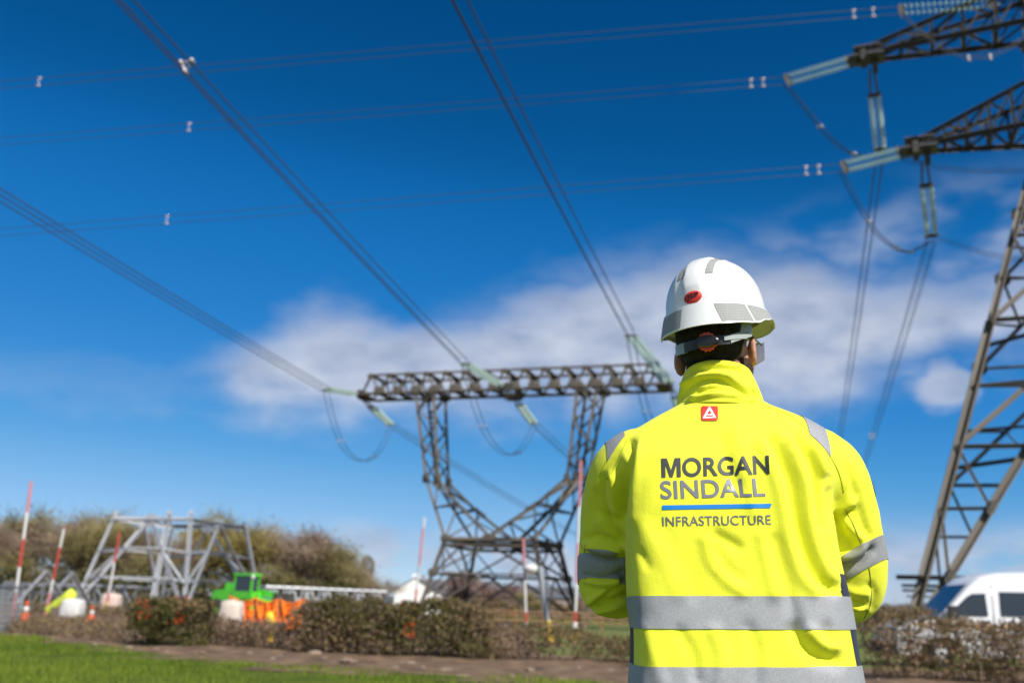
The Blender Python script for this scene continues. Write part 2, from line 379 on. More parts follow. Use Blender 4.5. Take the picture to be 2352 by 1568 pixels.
def low_pylon():
    base = Vector((-.1, 78.3, 0))
    t = empty('transmission_pylon', base, 'weathered brown low lattice pylon with flat box beam on two curved arms', 'pylon', 'lattice pylons')
    def P(x, y, z): return base + LA * x + LD * y + Vector((0, 0, z))
    K = 'weathered'; K2 = 'dark_shaded_steel'  # rear and underside members have their shade painted into the steel colour
    BZ, TZ, HL, HY = 18.0, 19.55, 12.8, 1.35
    wz, wh = 6.15, 3.5; bh = 5.0
    # four legs and body bracing
    C = [(-1, -1), (1, -1), (1, 1), (-1, 1)]
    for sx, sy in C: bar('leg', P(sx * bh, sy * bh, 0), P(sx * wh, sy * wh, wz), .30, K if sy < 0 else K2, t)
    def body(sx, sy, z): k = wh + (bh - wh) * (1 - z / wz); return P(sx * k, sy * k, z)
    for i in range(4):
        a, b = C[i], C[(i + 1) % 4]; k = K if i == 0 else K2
        bar('waist_beam', body(*a, wz), body(*b, wz), .34, k, t)
        bar('waist_beam', body(*a, wz - .45), body(*b, wz - .45), .2, k, t)
        bar('cross_strut', body(*a, 3.6), body(*b, 3.6), .15, k, t)
        top = lerp(body(*a, wz - .4), body(*b, wz - .4), .5)
        bar('brace', body(*a, .4), lerp(body(*a, 3.6), body(*b, 3.6), .5), .16, k, t)
        bar('brace', body(*b, .4), lerp(body(*a, 3.6), body(*b, 3.6), .5), .16, k, t)
        bar('brace', body(*a, 3.6), top, .15, k, t); bar('brace', body(*b, 3.6), top, .15, k, t)
        for s in (.28, .72):
            m = lerp(body(*a, 3.6), body(*b, 3.6), s); bar('secondary_brace', m, body(*(a if s < .5 else b), wz - .5), .10, k, t)
            bar('secondary_brace', m, body(*(a if s < .5 else b), 1.9), .10, k, t)
        c = lerp(body(*a, wz), body(*b, wz), .5); plate('gusset_plate', c, (body(*b, wz) - body(*a, wz)), (0, 0, 1), 1.1, .75, .06, k, t)
        for c in (body(*a, wz), body(*a, 3.6)): plate('gusset_plate', c, (body(*b, wz) - body(*a, wz)), (0, 0, 1), .7, .6, .08, k, t)
    # curved arms
    for sx in (-1, 1):
        E_o = lambda sy: P(sx * 6.30, sy * 1.15, 11.0); E_i = lambda sy: P(sx * 5.25, sy * 1.15, 10.9)
        T_o = lambda sy: P(sx * 7.55, sy * HY, BZ); T_i = lambda sy: P(sx * 6.0, sy * HY, BZ)
        W_o = lambda sy: P(sx * wh, sy * wh, wz); W_i = lambda sy: P(0, sy * wh * .98, wz + .2)
        for sy in (-1, 1):
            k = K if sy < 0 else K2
            bar('arm_chord', T_o(sy), E_o(sy), .24, k, t); bar('arm_chord', T_i(sy), E_i(sy), .24, k, t)
            bar('arm_chord', E_o(sy), W_o(sy), .22, k, t); K_i = P(sx * 3.05, sy * 2.05, 8.75); bar('arm_chord', E_i(sy), K_i, .24, k, t); bar('arm_chord', K_i, W_i(sy), .24, k, t); bar('brace', K_i, lerp(E_o(sy), W_o(sy), .5), .12, k, t)
            bar('brace', E_o(sy), W_i(sy) * .55 + E_i(sy) * .45, .14, k, t)
            bar('brace', lerp(E_o(sy), W_o(sy), .5), lerp(E_i(sy), W_i(sy), .42), .13, k, t)
            bar('brace', W_o(sy), lerp(E_i(sy), W_i(sy), .42), .13, k, t); bar('brace', E_i(sy), lerp(E_o(sy), W_o(sy), .5), .13, k, t)
            bar('brace', W_o(sy), lerp(E_i(sy), W_i(sy), .75), .12, k, t)
            nn = 5
            for i in range(nn):                      # zigzag on both broad faces of the arm
                a, b = i / nn, (i + 1) / nn
                p, q = (lerp(T_o(sy), E_o(sy), a), lerp(T_i(sy), E_i(sy), b)) if i % 2 else (lerp(T_i(sy), E_i(sy), a), lerp(T_o(sy), E_o(sy), b))
                bar('lacing_bar', p, q, .13, k, t)
            plate('gusset_plate', E_o(sy), (E_i(sy) - E_o(sy)), (0, 0, 1), .55, .8, .1, k, t); plate('gusset_plate', E_i(sy), (E_i(sy) - E_o(sy)), (0, 0, 1), .5, .8, .1, k, t)
            plate('gusset_plate', T_i(sy), LA, (0, 0, 1), 1.0, .7, .1, k, t); plate('gusset_plate', T_o(sy), LA, (0, 0, 1), 1.0, .7, .1, k, t)
        for f in (T_o, T_i):
            g = E_o if f is T_o else E_i; nn = 4
            for i in range(nn):
                a, b = i / nn, (i + 1) / nn; s = -1 if i % 2 else 1
                bar('lacing_bar', lerp(f(s), g(s), a), lerp(f(-s), g(-s), b), .12, K2, t)
        for i in range(4):                           # arm lower zigzag front-back
            a, b = i / 4, (i + 1) / 4; s = -1 if i % 2 else 1
            bar('lacing_bar', lerp(E_i(s), W_i(s), a), lerp(E_i(-s), W_i(-s), b), .11, K2, t)
    # box beam
    for sy in (-1, 1):
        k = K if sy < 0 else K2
        bar('bottom_chord', P(-HL + .3, sy * HY, BZ), P(HL - .3, sy * HY, BZ), .26, k, t)
        bar('top_chord', P(-HL + 1.2, sy * HY, TZ), P(HL - 1.2, sy * HY, TZ), .20, k, t)
        for s in (-1, 1): bar('end_post', P(s * (HL - .3), sy * HY * .8, BZ), P(s * (HL - 1.2), sy * HY, TZ), .2, k, t)
        nb = 14; xs = [-HL + 1.2 + (2 * HL - 2.4) * i / nb for i in range(nb + 1)]
        for i in range(nb):
            xm = (xs[i] + xs[i + 1]) / 2
            bar('beam_brace', P(xs[i], sy * HY, TZ), P(xm, sy * HY, BZ), .17, k, t); bar('beam_brace', P(xm, sy * HY, BZ), P(xs[i + 1], sy * HY, TZ), .17, k, t)
            if sy < 0: plate('gusset_plate', P(xm, -HY - .05, BZ + .2), LA, (0, 0, 1), .95, .62, .06, k, t)
        for i in range(nb + 1):
            plate('gusset_plate', P(xs[i], sy * (HY + .05), TZ - .14), LA, (0, 0, 1), .62, .42, .06, k, t)
    for i in range(nb + 1):
        bar('cross_strut', P(xs[i], -HY, TZ), P(xs[i], HY, TZ), .30, K, t)
        bar('cross_strut', P(xs[i] + .85 * (1 if i < nb else -1), -HY, BZ), P(xs[i] + .85 * (1 if i < nb else -1), HY, BZ), .34, K2, t)
        if i < nb and i % 2 == 0: bar('beam_brace', P(xs[i], -HY, BZ), P(xs[i + 1], HY, BZ), .13, K2, t)
    for s in (-1, 1):
        plate('end_plate', P(s * (HL + .1), 0, BZ + .1), LD, (0, 0, 1), 2.0, .8, .3, K2, t)
        plate('end_plate', P(s * (HL - .3), 0, BZ - .12), LD, LA, 2.6, 1.1, .08, K2, t)
    plate('end_plate', P(0, -HY, BZ + .1), LA, (0, 0, 1), 1.5, .7, .3, K2, t); plate('end_plate', P(0, HY, BZ - .1), LA, (0, 0, 1), 1.5, .7, .3, K2, t)
    for sx, sy in C:
        f = P(sx * bh, sy * bh, 0); MB().lathe([(.65, -.3), (.6, .25), (.45, .45)], 10, Matrix.Translation(f)).obj('concrete_foot', M['stone'], t)
    return P, dict(BZ=BZ, HL=HL, HY=HY)
LP, LPD = low_pylon()

DISC = MB().lathe([(.02, -.06), (.05, -.06), (.055, -.02), (.10, .0), (.15, .035), (.165, .05), (.14, .045), (.06, .03), (.05, .075), (.02, .08)], 14)
DISC_ME = DISC.mesh('glass_disc', M['gglass'], True)
FIT_ME = MB().lathe([(.02, 0), (.06, .02), (.07, .5), (.06, .98), (.02, 1)], 8).mesh('link_rod', M['fitting_dark'], True)
def insulator(p, q, label, side, n=18, gap=.46, lead=.9, tail=.35, group='glass insulator sets'):
    """tension set from tower point p to conductor point q: links, yoke plates, two strings of glass discs"""
    p = Vector(p); q = Vector(q); d = (q - p); L = d.length; d /= L
    s = Vector(side); s = (s - d * s.dot(d)).normalized()
    t = empty('insulator_set', p, label, 'insulator', group)
    n2 = d.cross(s)
    a0, a1 = p + d * lead, q - d * tail
    for k in (-1, 1):
        o = s * (gap / 2 * k)
        inst('link_rod', FIT_ME, t, frame_matrix(p + o * .5, a0 + o, 1.0))
        m = int(n)
        for i in range(m):
            c = lerp(a0 + o, a1 + o, (i + .5) / m); pitch = (a1 - a0).length / m; sc = pitch / .165
            mm = frame_matrix(c, c + d, 1.0, hint=s); mm = mm @ Matrix.Diagonal((1.08, 1.08, min(sc, 1.15), 1))
            inst('glass_disc', DISC_ME, t, mm)
    plate('yoke_plate', a0 - d * .02, s, d, gap * 1.7, .30, .05, 'dark_shaded_steel', t); plate('yoke_plate', a1 + d * .1, s, d, gap * 1.7, .32, .05, 'dark_shaded_steel', t)
    MB().tube([a1 + d * .1 - s * gap * .7 + n2 * .1, a1 + d * .05 - s * gap * .7 + n2 * .35], .03, 6).obj('arcing_horn', M['fitting'], t); MB().tube([a0 + s * gap * .7, a0 + s * gap * .75 + n2 * .3], .03, 6).obj('arcing_horn', M['fitting'], t)
    return t
def bundle(pts, offs, label, r=.02, spacers=(), group='conductor bundles', name='conductor_bundle', clampr=0):
    """several parallel wires along a polyline; offs are world offsets"""
    t = empty(name, pts[0], label, 'cable', group)
    for o in offs: MB().tube([Vector(p) + o for p in pts], r, 6).obj('wire', M['wire'], t, True)
    for sp in spacers:
        c = Vector(sp); m = MB()
        k = len(offs)
        for i in range(k):
            if k > 2 or i == 0: m.tube([c + offs[i], c + offs[(i + 1) % k]], .045 if k > 2 else .022, 6)
            dd = (Vector(pts[1]) - Vector(pts[0])).normalized(); m.tube([c + offs[i] - dd * .12, c + offs[i] + dd * .12], .075 if k > 2 else .055, 8)
        m.obj('spacer', M['fitting'], t, True)
    return t
def sagged(a, b, sag, n=24, t0=0, t1=1):
    return [lerp(a, b, t0 + (t1 - t0) * i / n) + Vector((0, 0, -4 * sag * (t0 + (t1 - t0) * i / n) * (1 - (t0 + (t1 - t0) * i / n)))) for i in range(n + 1)]
TRI = [LA * -.26 + Vector((0, 0, .15)), LA * .26 + Vector((0, 0, .15)), Vector((0, 0, -.30))]

def solve_end(q, u, v):
    """point on the view ray (u,v) that lies in the vertical plane through q along the line direction"""
    d = ray(u, v); n = LA
    return CAM + d * ((Vector(q) - CAM).dot(n) / d.dot(n))
near_end = {}; far_end = {}
specs = [(-1, 'left', (748, 893), (0, 436), (905, 947), (968, 990)), (0, 'middle', (1066, 833), (296, 0), (1178, 912), (1256, 987)), (1, 'right', (1447, 768), (1058, 0), None, None)]
for s, nm, pq, pe, _, _ in specs:
    x = s * (LPD['HL'] + .25); p = LP(x, -LPD['HY'] - (.1 if s == 0 else -.9), LPD['BZ'] + .1)
    q = solve_end(p, *pq)
    insulator(p, q, 'green glass insulators pulling forward from the %s of the low pylon beam' % ('middle' if s == 0 else nm + ' end'), LA, 20)
    e = solve_end(q, *pe); e2 = q + (e - q) * 1.6
    sp = {-1: [], 0: [(428, 150)], 1: []}[s]
    spp = [solve_end(q, *k) for k in sp]
    bundle(sagged(q, e2, .25), TRI, 'triple cable bundle running overhead from the %s insulators of the low pylon' % nm, .032, spp)
    # away side
    p2 = LP(x, LPD['HY'] + (.1 if s == 0 else -.9), LPD['BZ'] - .15); q2 = p2 + LD * 6.0 + Vector((0, 0, -1.1))
    insulator(p2, q2, 'green glass insulators pulling away behind the %s of the low pylon beam' % ('middle' if s == 0 else nm + ' end'), LA, 20, lead=1.6)
    e3 = q2 + LD * 230 + Vector((0, 0, -4.5))
    bundle(sagged(q2, e3, 3.2, 30) + [e3 + LD * k + Vector((0, 0, .02 * k)) for k in (40, 90, 150, 220)], TRI, 'triple cable bundle leaving behind the %s of the low pylon' % nm, .03)
    # jumper loop under the beam
    n = 20; pts = []
    for i in range(n + 1):
        tt = i / n; c = lerp(q, q2, tt); c.z -= 4.3 * (1 - abs(2 * tt - 1) ** 2.3); pts.append(c + LA * (.0 if s == 0 else -.0))
    j = bundle(pts, [LA * -.22, LA * .22], 'drooping twin jumper loop under the %s of the low pylon beam' % nm, .03, [pts[5], pts[15]], 'jumper loops', 'jumper_loop')

# ---- tall pylon on the right
TA = Vector((29.74, 48.96, 0)); TN = Vector((.927, -.375, 0)).normalized(); TM = Vector((.375, .927, 0)).normalized()
def tall_pylon():
    t = empty('transmission_pylon', TA, 'tall weathered lattice pylon at the right edge with long crossarms', 'pylon', 'lattice pylons')
    K = 'weathered'; K2 = 'dark_shaded_steel'  # crossarms and far faces use the steel with painted shade
    HB, ZT, HT = 9.89, 26.5, 1.55
    def hw(z):
        if z <= ZT: return HB + (HT - HB) * z / ZT
        return HT + (.9 - HT) * min(1, (z - ZT) / 16)
    def C(sx, sy, z): return TA - TN * (sx * hw(z)) + TM * (sy * hw(z)) + Vector((0, 0, z))
    cs = [(1, -1), (1, 1), (-1, 1), (-1, -1)]
    zs = [0, 15.45, 20.2, 23.6, 26.5, 29.9, 33.4, 36.6, 39.6, 42.4]
    for c in cs:
        for a, b in zip(zs, zs[1:]): bar('leg', C(*c, a), C(*c, b), .36 if b < 20 else .26, K, t)
        MB().lathe([(.7, -.3), (.65, .3), (.5, .5)], 10, Matrix.Translation(C(*c, 0))).obj('concrete_foot', M['stone'], t)
    for i in range(4):
        a, b = cs[i], cs[(i + 1) % 4]
        for lv, (z0, z1) in enumerate(zip(zs, zs[1:])):
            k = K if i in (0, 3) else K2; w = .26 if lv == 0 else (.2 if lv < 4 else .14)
            A0, A1, B0, B1 = C(*a, z0), C(*a, z1), C(*b, z0), C(*b, z1)
            bar('cross_strut', A1, B1, w * .7, k, t)
            if lv < 3:
                mid = lerp(A1, B1, .5)
                for c0, X0, X1 in ((a, A0, A1), (b, B0, B1)):
                    bar('main_brace', X0, mid, (.34, .24, .20)[lv], k, t)
                    if lv == 0:
                        N9 = C(*c0, 9.0); bar('main_brace', N9, mid, .24, k, t)
                        for zz, f in ((3.06, .20), (6.1, .395), (9.0, .58), (12.0, .79)):
                            g = lerp(X0, mid, f); h = C(*c0, zz)
                            bar('secondary_brace', g, h, .13 if zz != 9.0 else .17, k, t)
                            plate('splice_plate', g, mid - X0, (0, 0, 1), .7, .34, .34, 'dark_shaded_steel', t)
                        bar('secondary_brace', lerp(X0, mid, .20), C(*c0, 6.1), .11, k, t); bar('secondary_brace', lerp(X0, mid, .395), C(*c0, 9.0), .11, k, t)
                        bar('secondary_brace', lerp(N9, mid, .45), C(*c0, 12.0), .12, k, t); bar('secondary_brace', lerp(N9, mid, .45), lerp(X0, mid, .70), .11, k, t)
                    else:
                        g = lerp(X0, mid, .45); bar('secondary_brace', g, lerp(X0, X1, .5), .11, k, t); bar('secondary_brace', g, X1, .11, k, t)
            else:
                bar('main_brace', A0, B1, w, k, t); bar('main_brace', B0, A1, w, k, t)
                if lv < 3:
                    cx = lerp(A0, B1, .5)
                    for X0, X1, o in ((A0, A1, B1), (B0, B1, A1)):
                        g = lerp(X0, o, .27); bar('secondary_brace', g, lerp(X0, X1, .5), .11, k, t)
                        bar('secondary_brace', lerp(X0, X1, .5), cx, .11, k, t)
            for X in (A1,): plate('gusset_plate', X, B1 - A1, (0, 0, 1), .8, .8, .05, k, t)
    # internal plan bracing, seen from below
    for z in (9.0, 15.45):
        bar('plan_brace', lerp(C(1, -1, z), C(-1, -1, z), .5), lerp(C(1, -1, z), C(1, 1, z), .5), .16, K2, t); bar('plan_brace', lerp(C(-1, 1, z), C(-1, -1, z), .5), lerp(C(-1, 1, z), C(1, 1, z), .5), .16, K2, t)
    # anti-climbing guard
    z = 3.06
    for i in range(4):
        a, b = cs[i], cs[(i + 1) % 4]; p, q = C(*a, z), C(*b, z); dv = (q - p).normalized()
        bar('climbing_guard_rail', p - dv * 1.1, q + dv * 1.1, .16, K2, t); bar('climbing_guard_rail', p - dv * .9 + Vector((0, 0, -.35)), q + dv * .9 + Vector((0, 0, -.35)), .10, K2, t)
    # crossarms (both circuits)
    tips = {}
    for (zc, ln, nm) in ((27.27, 7.25, 'low'), (33.58, 9.7, 'mid'), (39.7, 6.8, 'top')):
        for sd in (1, -1):
            h = hw(zc); tip = TA - TN * (sd * ln) + Vector((0, 0, zc)); tw = .45
            bt = [TA - TN * (sd * h) + TM * (k * h) + Vector((0, 0, zc)) for k in (-1, 1)]; up = [p + Vector((0, 0, 2.6)) for p in bt]
            tp = [tip + TM * (k * tw) for k in (-1, 1)]; tu = [p + Vector((0, 0, .45)) for p in tp]
            for j in (0, 1):
                bar('arm_bottom_chord', bt[j], tp[j], .24, K2, t); bar('arm_top_chord', up[j], tu[j], .20, K2, t)
                n = 5
                for i in range(n):
                    a, b = i / n, (i + 1) / n
                    bar('arm_lacing', lerp(bt[j], tp[j], b), lerp(up[j], tu[j], a), .12, K2, t); bar('arm_lacing', lerp(bt[j], tp[j], b), lerp(up[j], tu[j], b), .12, K2, t)
            n = 5
            for i in range(n):
                a, b = i / n, (i + 1) / n; j = i % 2
                bar('arm_lacing', lerp(bt[j], tp[j], a), lerp(bt[1 - j], tp[1 - j], b), .14, K2, t); bar('arm_lacing', lerp(bt[0], tp[0], b), lerp(bt[1], tp[1], b), .14, K2, t)
                bar('arm_lacing', lerp(up[j], tu[j], a), lerp(up[1 - j], tu[1 - j], b), .12, K2, t)
            MB().box(-1.15, .75, -.70, .70, -.16, -.04, Matrix.Translation(tip) @ Matrix(((TN.x * sd, TM.x, 0, 0), (TN.y * sd, TM.y, 0, 0), (0, 0, 1, 0), (0, 0, 0, 1)))).box(-.95, .6, -.55, .55, .46, .56, Matrix.Translation(tip) @ Matrix(((TN.x * sd, TM.x, 0, 0), (TN.y * sd, TM.y, 0, 0), (0, 0, 1, 0), (0, 0, 0, 1)))).obj('tip_plate', M['fitting_dark'], t)
            plate('tip_plate', tip - TM * .4 - TN * (sd * .4) + Vector((0, 0, -.30)), TM, (0, 0, 1), .95, 1.0, .3, 'dark_shaded_steel', t)
            plate('tip_plate', tip + TM * .4 + TN * (sd * .2) + Vector((0, 0, -.30)), TM, (0, 0, 1), .95, 1.0, .3, 'dark_shaded_steel', t)
            tips[(nm, sd)] = tip
    return tips
TIPS = tall_pylon()
TW = [Vector((0, 0, .24)), Vector((0, 0, -.24))]
QD = [LA * a + Vector((0, 0, b)) for a, b in ((-.22, .22), (.22, .22), (.22, -.22), (-.22, -.22))]
# left-going and away-going sets; pixel pairs: string near end, far end, wire at the left edge, away end
cfg = [('mid', (1980, 152), (1800, 186), (0, 322), (2033, 178), (2022, 350), (1932, 980), 'middle'),
       ('low', (2112, 352), (1930, 386), (0, 530), (2168, 375), (2140, 548), (1985, 1060), 'lowest')]
for nm, s0, s1, w1, a0, a1, aw, word in cfg:
    Y = TIPS[(nm, 1)].y
    p = at(*s0, Y - .3); q = at(*s1, Y - .15)
    insulator(TIPS[(nm, 1)] - TN * .5, q, 'clear glass insulator strings reaching left from the %s crossarm of the tall pylon' % word, (0, 0, 1), 15, lead=.9)
    e = at(*w1, Y + 5.0); e2 = q + (e - q) * 3.2
    cl = [q + (e - q).normalized() * k for k in (1.2, 1.9)]
    spx = {'mid': 457, 'low': 405}[nm]; f = (s1[0] - spx) / s1[0]
    bundle(sagged(q, e2, .12), TW, 'twin cable crossing the sky leftwards from the %s crossarm' % word, .017, cl + [q + (e - q) * f + Vector((0, 0, -4 * .12 * f / 3.2 * (1 - f / 3.2)))])
    p2 = at(*a0, Y); p2 = TIPS[(nm, 1)] + TM * .3 + Vector((0, 0, -.6)); q2 = at(*a1, Y + 5.2)
    insulator(p2, q2, 'bright glass insulator strings dropping away from the %s crossarm of the tall pylon' % word, LA, 15, lead=1.9)
    e = at(*aw, Y + 80); bundle(sagged(q2, e + (e - q2) * .25, .4) + [e + (e - q2) * .25 + Vector((LD.x * k, LD.y * k, -.012 * k)) for k in (30, 70, 120, 180, 260, 350)], QD, 'cable bundle running away downhill from the %s crossarm' % word, .024, [at(*aw, Y + 80) + (q2 - e) * .22] if nm == 'low' else ())
    # jumper
    jp = {'mid': [(1802, 192), (1850, 250), (1905, 315), (1952, 350), (1995, 360), (2022, 352)], 'low': [(1930, 392), (1972, 470), (2010, 530), (2052, 566), (2090, 578), (2140, 552)]}[nm]
    pts = [at(u, v, Y + 5.2 * i / 5) for i, (u, v) in enumerate(jp)]
    fine = []
    for i in range(len(pts) - 1):
        P0, P1, P2, P3 = pts[max(i - 1, 0)], pts[i], pts[i + 1], pts[min(i + 2, len(pts) - 1)]
        for k in range(5):
            x = k / 5; fine.append(.5 * ((2 * P1) + (P2 - P0) * x + (2 * P0 - 5 * P1 + 4 * P2 - P3) * x * x + (3 * P1 - P0 - 3 * P2 + P3) * x ** 3))
    fine.append(pts[-1])
    bundle(fine, [LA * -.11, LA * .11], 'drooping jumper loop below the %s crossarm of the tall pylon' % word, .032, [fine[8], fine[16], fine[20]], 'jumper loops', 'jumper_loop')
    jq = {'mid': [(2022, 350), (2130, 382), (2240, 393), (2352, 392), (2460, 380)], 'low': [(2148, 545), (2200, 562), (2262, 582), (2352, 598), (2460, 604)]}[nm]
    bundle([at(u, v, Y + 5 - i * 1.2) for i, (u, v) in enumerate(jq)], [Vector((0, 0, .1)), Vector((0, 0, -.1))], 'thin jumper cable passing right behind the tall pylon below the %s crossarm' % word, .02, [], 'jumper loops', 'jumper_loop')
# top conductor, its strings hang from the shorter top arm
q = at(2066, 24, 50.0); p = at(2300, 6, 49.3)
insulator(p, q, 'sparkling clear glass insulator strings at the top edge above the crossarms', (0, 0, 1), 15, lead=.55, tail=.2)
e = at(0, 192, 53.5); e2 = q + (e - q) * 3.2
bundle(sagged(q, e2, .12), TW, 'twin cable crossing the top of the sky leftwards', .019, [q + (e - q).normalized() * k for k in (1.5, 2.6)] + [q + (e - q) * .955 + Vector((0, 0, -4 * .12 * .955 / 3.2 * (1 - .955 / 3.2)))])
bundle([p, at(2380, -6, 47.5), at(2470, -20, 47.1)], [Vector((0, 0, .12)), Vector((0, 0, -.12))], 'short steel tension link beside the topmost insulators', .03, [], 'tension links', 'tension_link')
jq = [(2070, 30), (2110, 70), (2160, 110), (2215, 132), (2270, 132), (2320, 110), (2380, 62)]
bundle([at(u, v, 48.5) for u, v in jq], [Vector((0, 0, .1)), Vector((0, 0, -.1))], 'drooping jumper loop in the top right corner', .025, [at(2225, 134, 48.5), at(2275, 131, 48.5)], 'jumper loops', 'jumper_loop')

# ------------------------------------------------------------------ work site on the left
POLE_ME = {}
def pole_seg(name, a, b, r, m, parent):
    if m not in POLE_ME: POLE_ME[m] = MB().lathe([(1, 0), (1, 1)], 12).mesh('pole_band_' + m, M[m], True)
    return inst(name, POLE_ME[m], parent, frame_matrix(a, b, r))
def striped_pole(top, bot, Y, segs, label, r=.065, cap=None, foot=None):
    """segs: [(v_end, material)] from the top down, picture heights"""
    T, B = at(*top, Y), at(*bot, Y); d = (B - T); ground = T + d * ((0 - T.z) / d.z)
    t = empty('striped_pole', ground, label, 'pole', 'striped marker poles around the work site')
    v0 = top[1]; p0 = T; last = None
    for v1, m in segs:
        f = (v1 - top[1]) / (bot[1] - top[1]); p1 = T + d * f
        if p1.z < 0: p1 = ground.copy()
        rr = r * .68 * (1.6 if m.endswith('*') else 1.0); pole_seg('band', p0, p1, rr, m.rstrip('*'), t); p0 = p1; last = m.rstrip('*')
    if p0.z > .02: pole_seg('band', p0, ground, r, last, t)
    return t
W_, R_d, P_k, Y_l = 'white_paint', 'red_paint', 'pink_paint', 'yellow_paint'
striped_pole((72, 1105), (32, 1395), 33, [(1178, P_k), (1240, W_), (1304, R_d), (1362, W_), (1420, R_d)], 'tall red and white striped pole leaning at the far left edge', .07)
striped_pole((148, 1209), (104, 1413), 52, [(1214, R_d), (1258, W_), (1331, R_d), (1362, W_), (1420, P_k)], 'leaning red and white pole second from the left edge', .085)
striped_pole((275, 1222), (244, 1395), 66, [(1292, R_d), (1362, W_), (1382, R_d), (1440, Y_l)], 'red and white pole standing before the galvanised tower base', .10)
striped_pole((975, 1188), (957, 1352), 62, [(1212, W_), (1299, P_k), (1352, W_), (1420, R_d)], 'red and white pole beside the white gabled house', .10)
striped_pole((1202, 1236), (1210, 1464), 50, [(1333, P_k), (1407, W_), (1430, R_d), (1446, W_), (1475, Y_l)], 'red and white pole with white lamp head under the low pylon', .085)
striped_pole((1334, 1057), (1319, 1484), 36.5, [(1166, P_k), (1252, W_), (1343, P_k), (1407, W_), (1430, R_d), (1454, W_ + '*'), (1474, Y_l + '*'), (1500, W_ + '*')], 'tall red and white pole right beside the person, yellow collar at its foot', .075)
# grey post with a yellow foot
T, B = at(1240, 1300, 38), at(1263, 1476, 38); B.z = 0
t = empty('marker_post', B, 'grey leaning post with bright yellow foot under the low pylon', 'post')
pole_seg('post', T, lerp(T, B, .72), .10, 'galv_dull', t); pole_seg('foot', lerp(T, B, .72), B, .15, 'yellow_paint', t)
# white lamp head on the pole under the pylon
c = at(1211, 1306, 50)
t = empty('site_lamp', c, 'white round lamp head hung on the striped pole under the low pylon', 'lamp')
MB().lathe([(.05, -.22), (.30, -.16), (.42, .0), (.36, .14), (.12, .24)], 14, Matrix.Translation(c + Vector((.18, -.1, 0)))).obj('lamp_shade', M['white_paint'], t, True)
MB().box(-.06, .06, -.06, .06, -.3, .3, Matrix.Translation(c + Vector((-.1, 0, 0)))).obj('bracket', M['galv_dull'], t)

# galvanised base of a new tower
def tower_base():
    Y = 75; k = 'galv'
    fl, fr, bl, br = at(212, 1385, Y), at(470, 1385, Y - 3), at(300, 1380, Y + 8), at(560, 1390, Y + 6)
    t = empty('steel_tower_base', (-24, Y + 3, 0), 'bright galvanised lattice base of a half built tower', 'tower base')
    Wd = 9.8; C0 = Vector((-25.2, 78.5, 0)); ax = Vector((.94, -.34, 0)).normalized(); ay = Vector((.34, .94, 0)).normalized(); HT_ = 6.9
    def Q(x, y, z): h = Wd / 2 + (2.6 - Wd / 2) * (z / 11.0); return C0 + ax * (x * h) + ay * (y * h) + Vector((0, 0, z))
    cs = [(-1, -1), (1, -1), (1, 1), (-1, 1)]
    for c in cs: bar('leg', Q(*c, 0), Q(*c, HT_ + (.5 if c[1] < 0 else 0)), .28, k, t)
    for i in range(4):
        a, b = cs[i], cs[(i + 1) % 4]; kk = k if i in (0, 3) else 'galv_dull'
        bar('top_beam', Q(*a, HT_ - .1), Q(*b, HT_ - .1), .30, kk, t)
        mid = lerp(Q(*a, HT_ - .2), Q(*b, HT_ - .2), .5)
        bar('main_brace', Q(*a, .2), mid, .24, kk, t); bar('main_brace', Q(*b, .2), mid, .24, kk, t)
        for f in (.35, .68):
            bar('brace', lerp(Q(*a, .2), mid, f), Q(*a, HT_ * f * .92), .15, kk, t); bar('brace', lerp(Q(*b, .2), mid, f), Q(*b, HT_ * f * .92), .15, kk, t)
            bar('cross_strut', lerp(Q(*a, .2), mid, f), lerp(Q(*b, .2), mid, f), .15, kk, t)
        bar('brace', lerp(Q(*a, .2), mid, .68), Q(*a, HT_ * .30), .13, kk, t); bar('brace', lerp(Q(*b, .2), mid, .68), Q(*b, HT_ * .30), .13, kk, t)
        plate('gusset_plate', mid, Q(*b, HT_) - Q(*a, HT_), (0, 0, 1), 1.2, .8, .08, kk, t)
    bar('post', Q(.42, -1, 0), Q(.42, -1, HT_ + .5), .40, k, t)
    for c in cs: MB().lathe([(.6, -.2), (.55, .3), (.4, .4)], 10, Matrix.Translation(Q(*c, 0))).obj('concrete_foot', M['stone'], t)
tower_base()
# lattice sections lying on the ground
def lattice_section(p, q, h, w, n, label, key='galv_dull', z0=.0):
    p, q = Vector(p), Vector(q); p.z = q.z = 0; d = (q - p).normalized(); s = Vector((-d.y, d.x, 0))
    t = empty('lattice_section', p, label, 'lattice section', 'steel lattice sections laid out on the ground')
    def X(f, a, b): return lerp(p, q, f) + s * (a * w / 2) + Vector((0, 0, z0 + (h if b else 0)))
    for a in (-1, 1):
        for b in (0, 1): bar('chord', X(0, a, b), X(1, a, b), .17, key, t)
        for i in range(n):
            f0, f1 = i / n, (i + 1) / n
            bar('lacing_bar', X(f0, a, i % 2), X(f1, a, 1 - i % 2), .10, key, t); bar('lacing_bar', X(f0, a, 0), X(f0, a, 1), .10, key, t)
    for i in range(n + 1):
        for b in (0, 1): bar('lacing_bar', X(i / n, -1, b), X(i / n, 1, b), .10, key, t)
    if z0 > .05:
        for f in (.08, .5, .92):
            m = MB(); c = X(f, 0, 0); m.box(-.15, .15, -w * .7, w * .7, 0, z0 - .09, Matrix.Translation((c.x, c.y, 0)) @ Matrix.Rotation(math.atan2(d.y, d.x), 4, 'Z')); m.obj('timber_bearer', M['bark'], t)
lattice_section(at(604, 1352, 70), at(880, 1368, 74), 1.35, 1.4, 14, 'long galvanised lattice section lying behind the hedge left of the house', 'galv', .75)
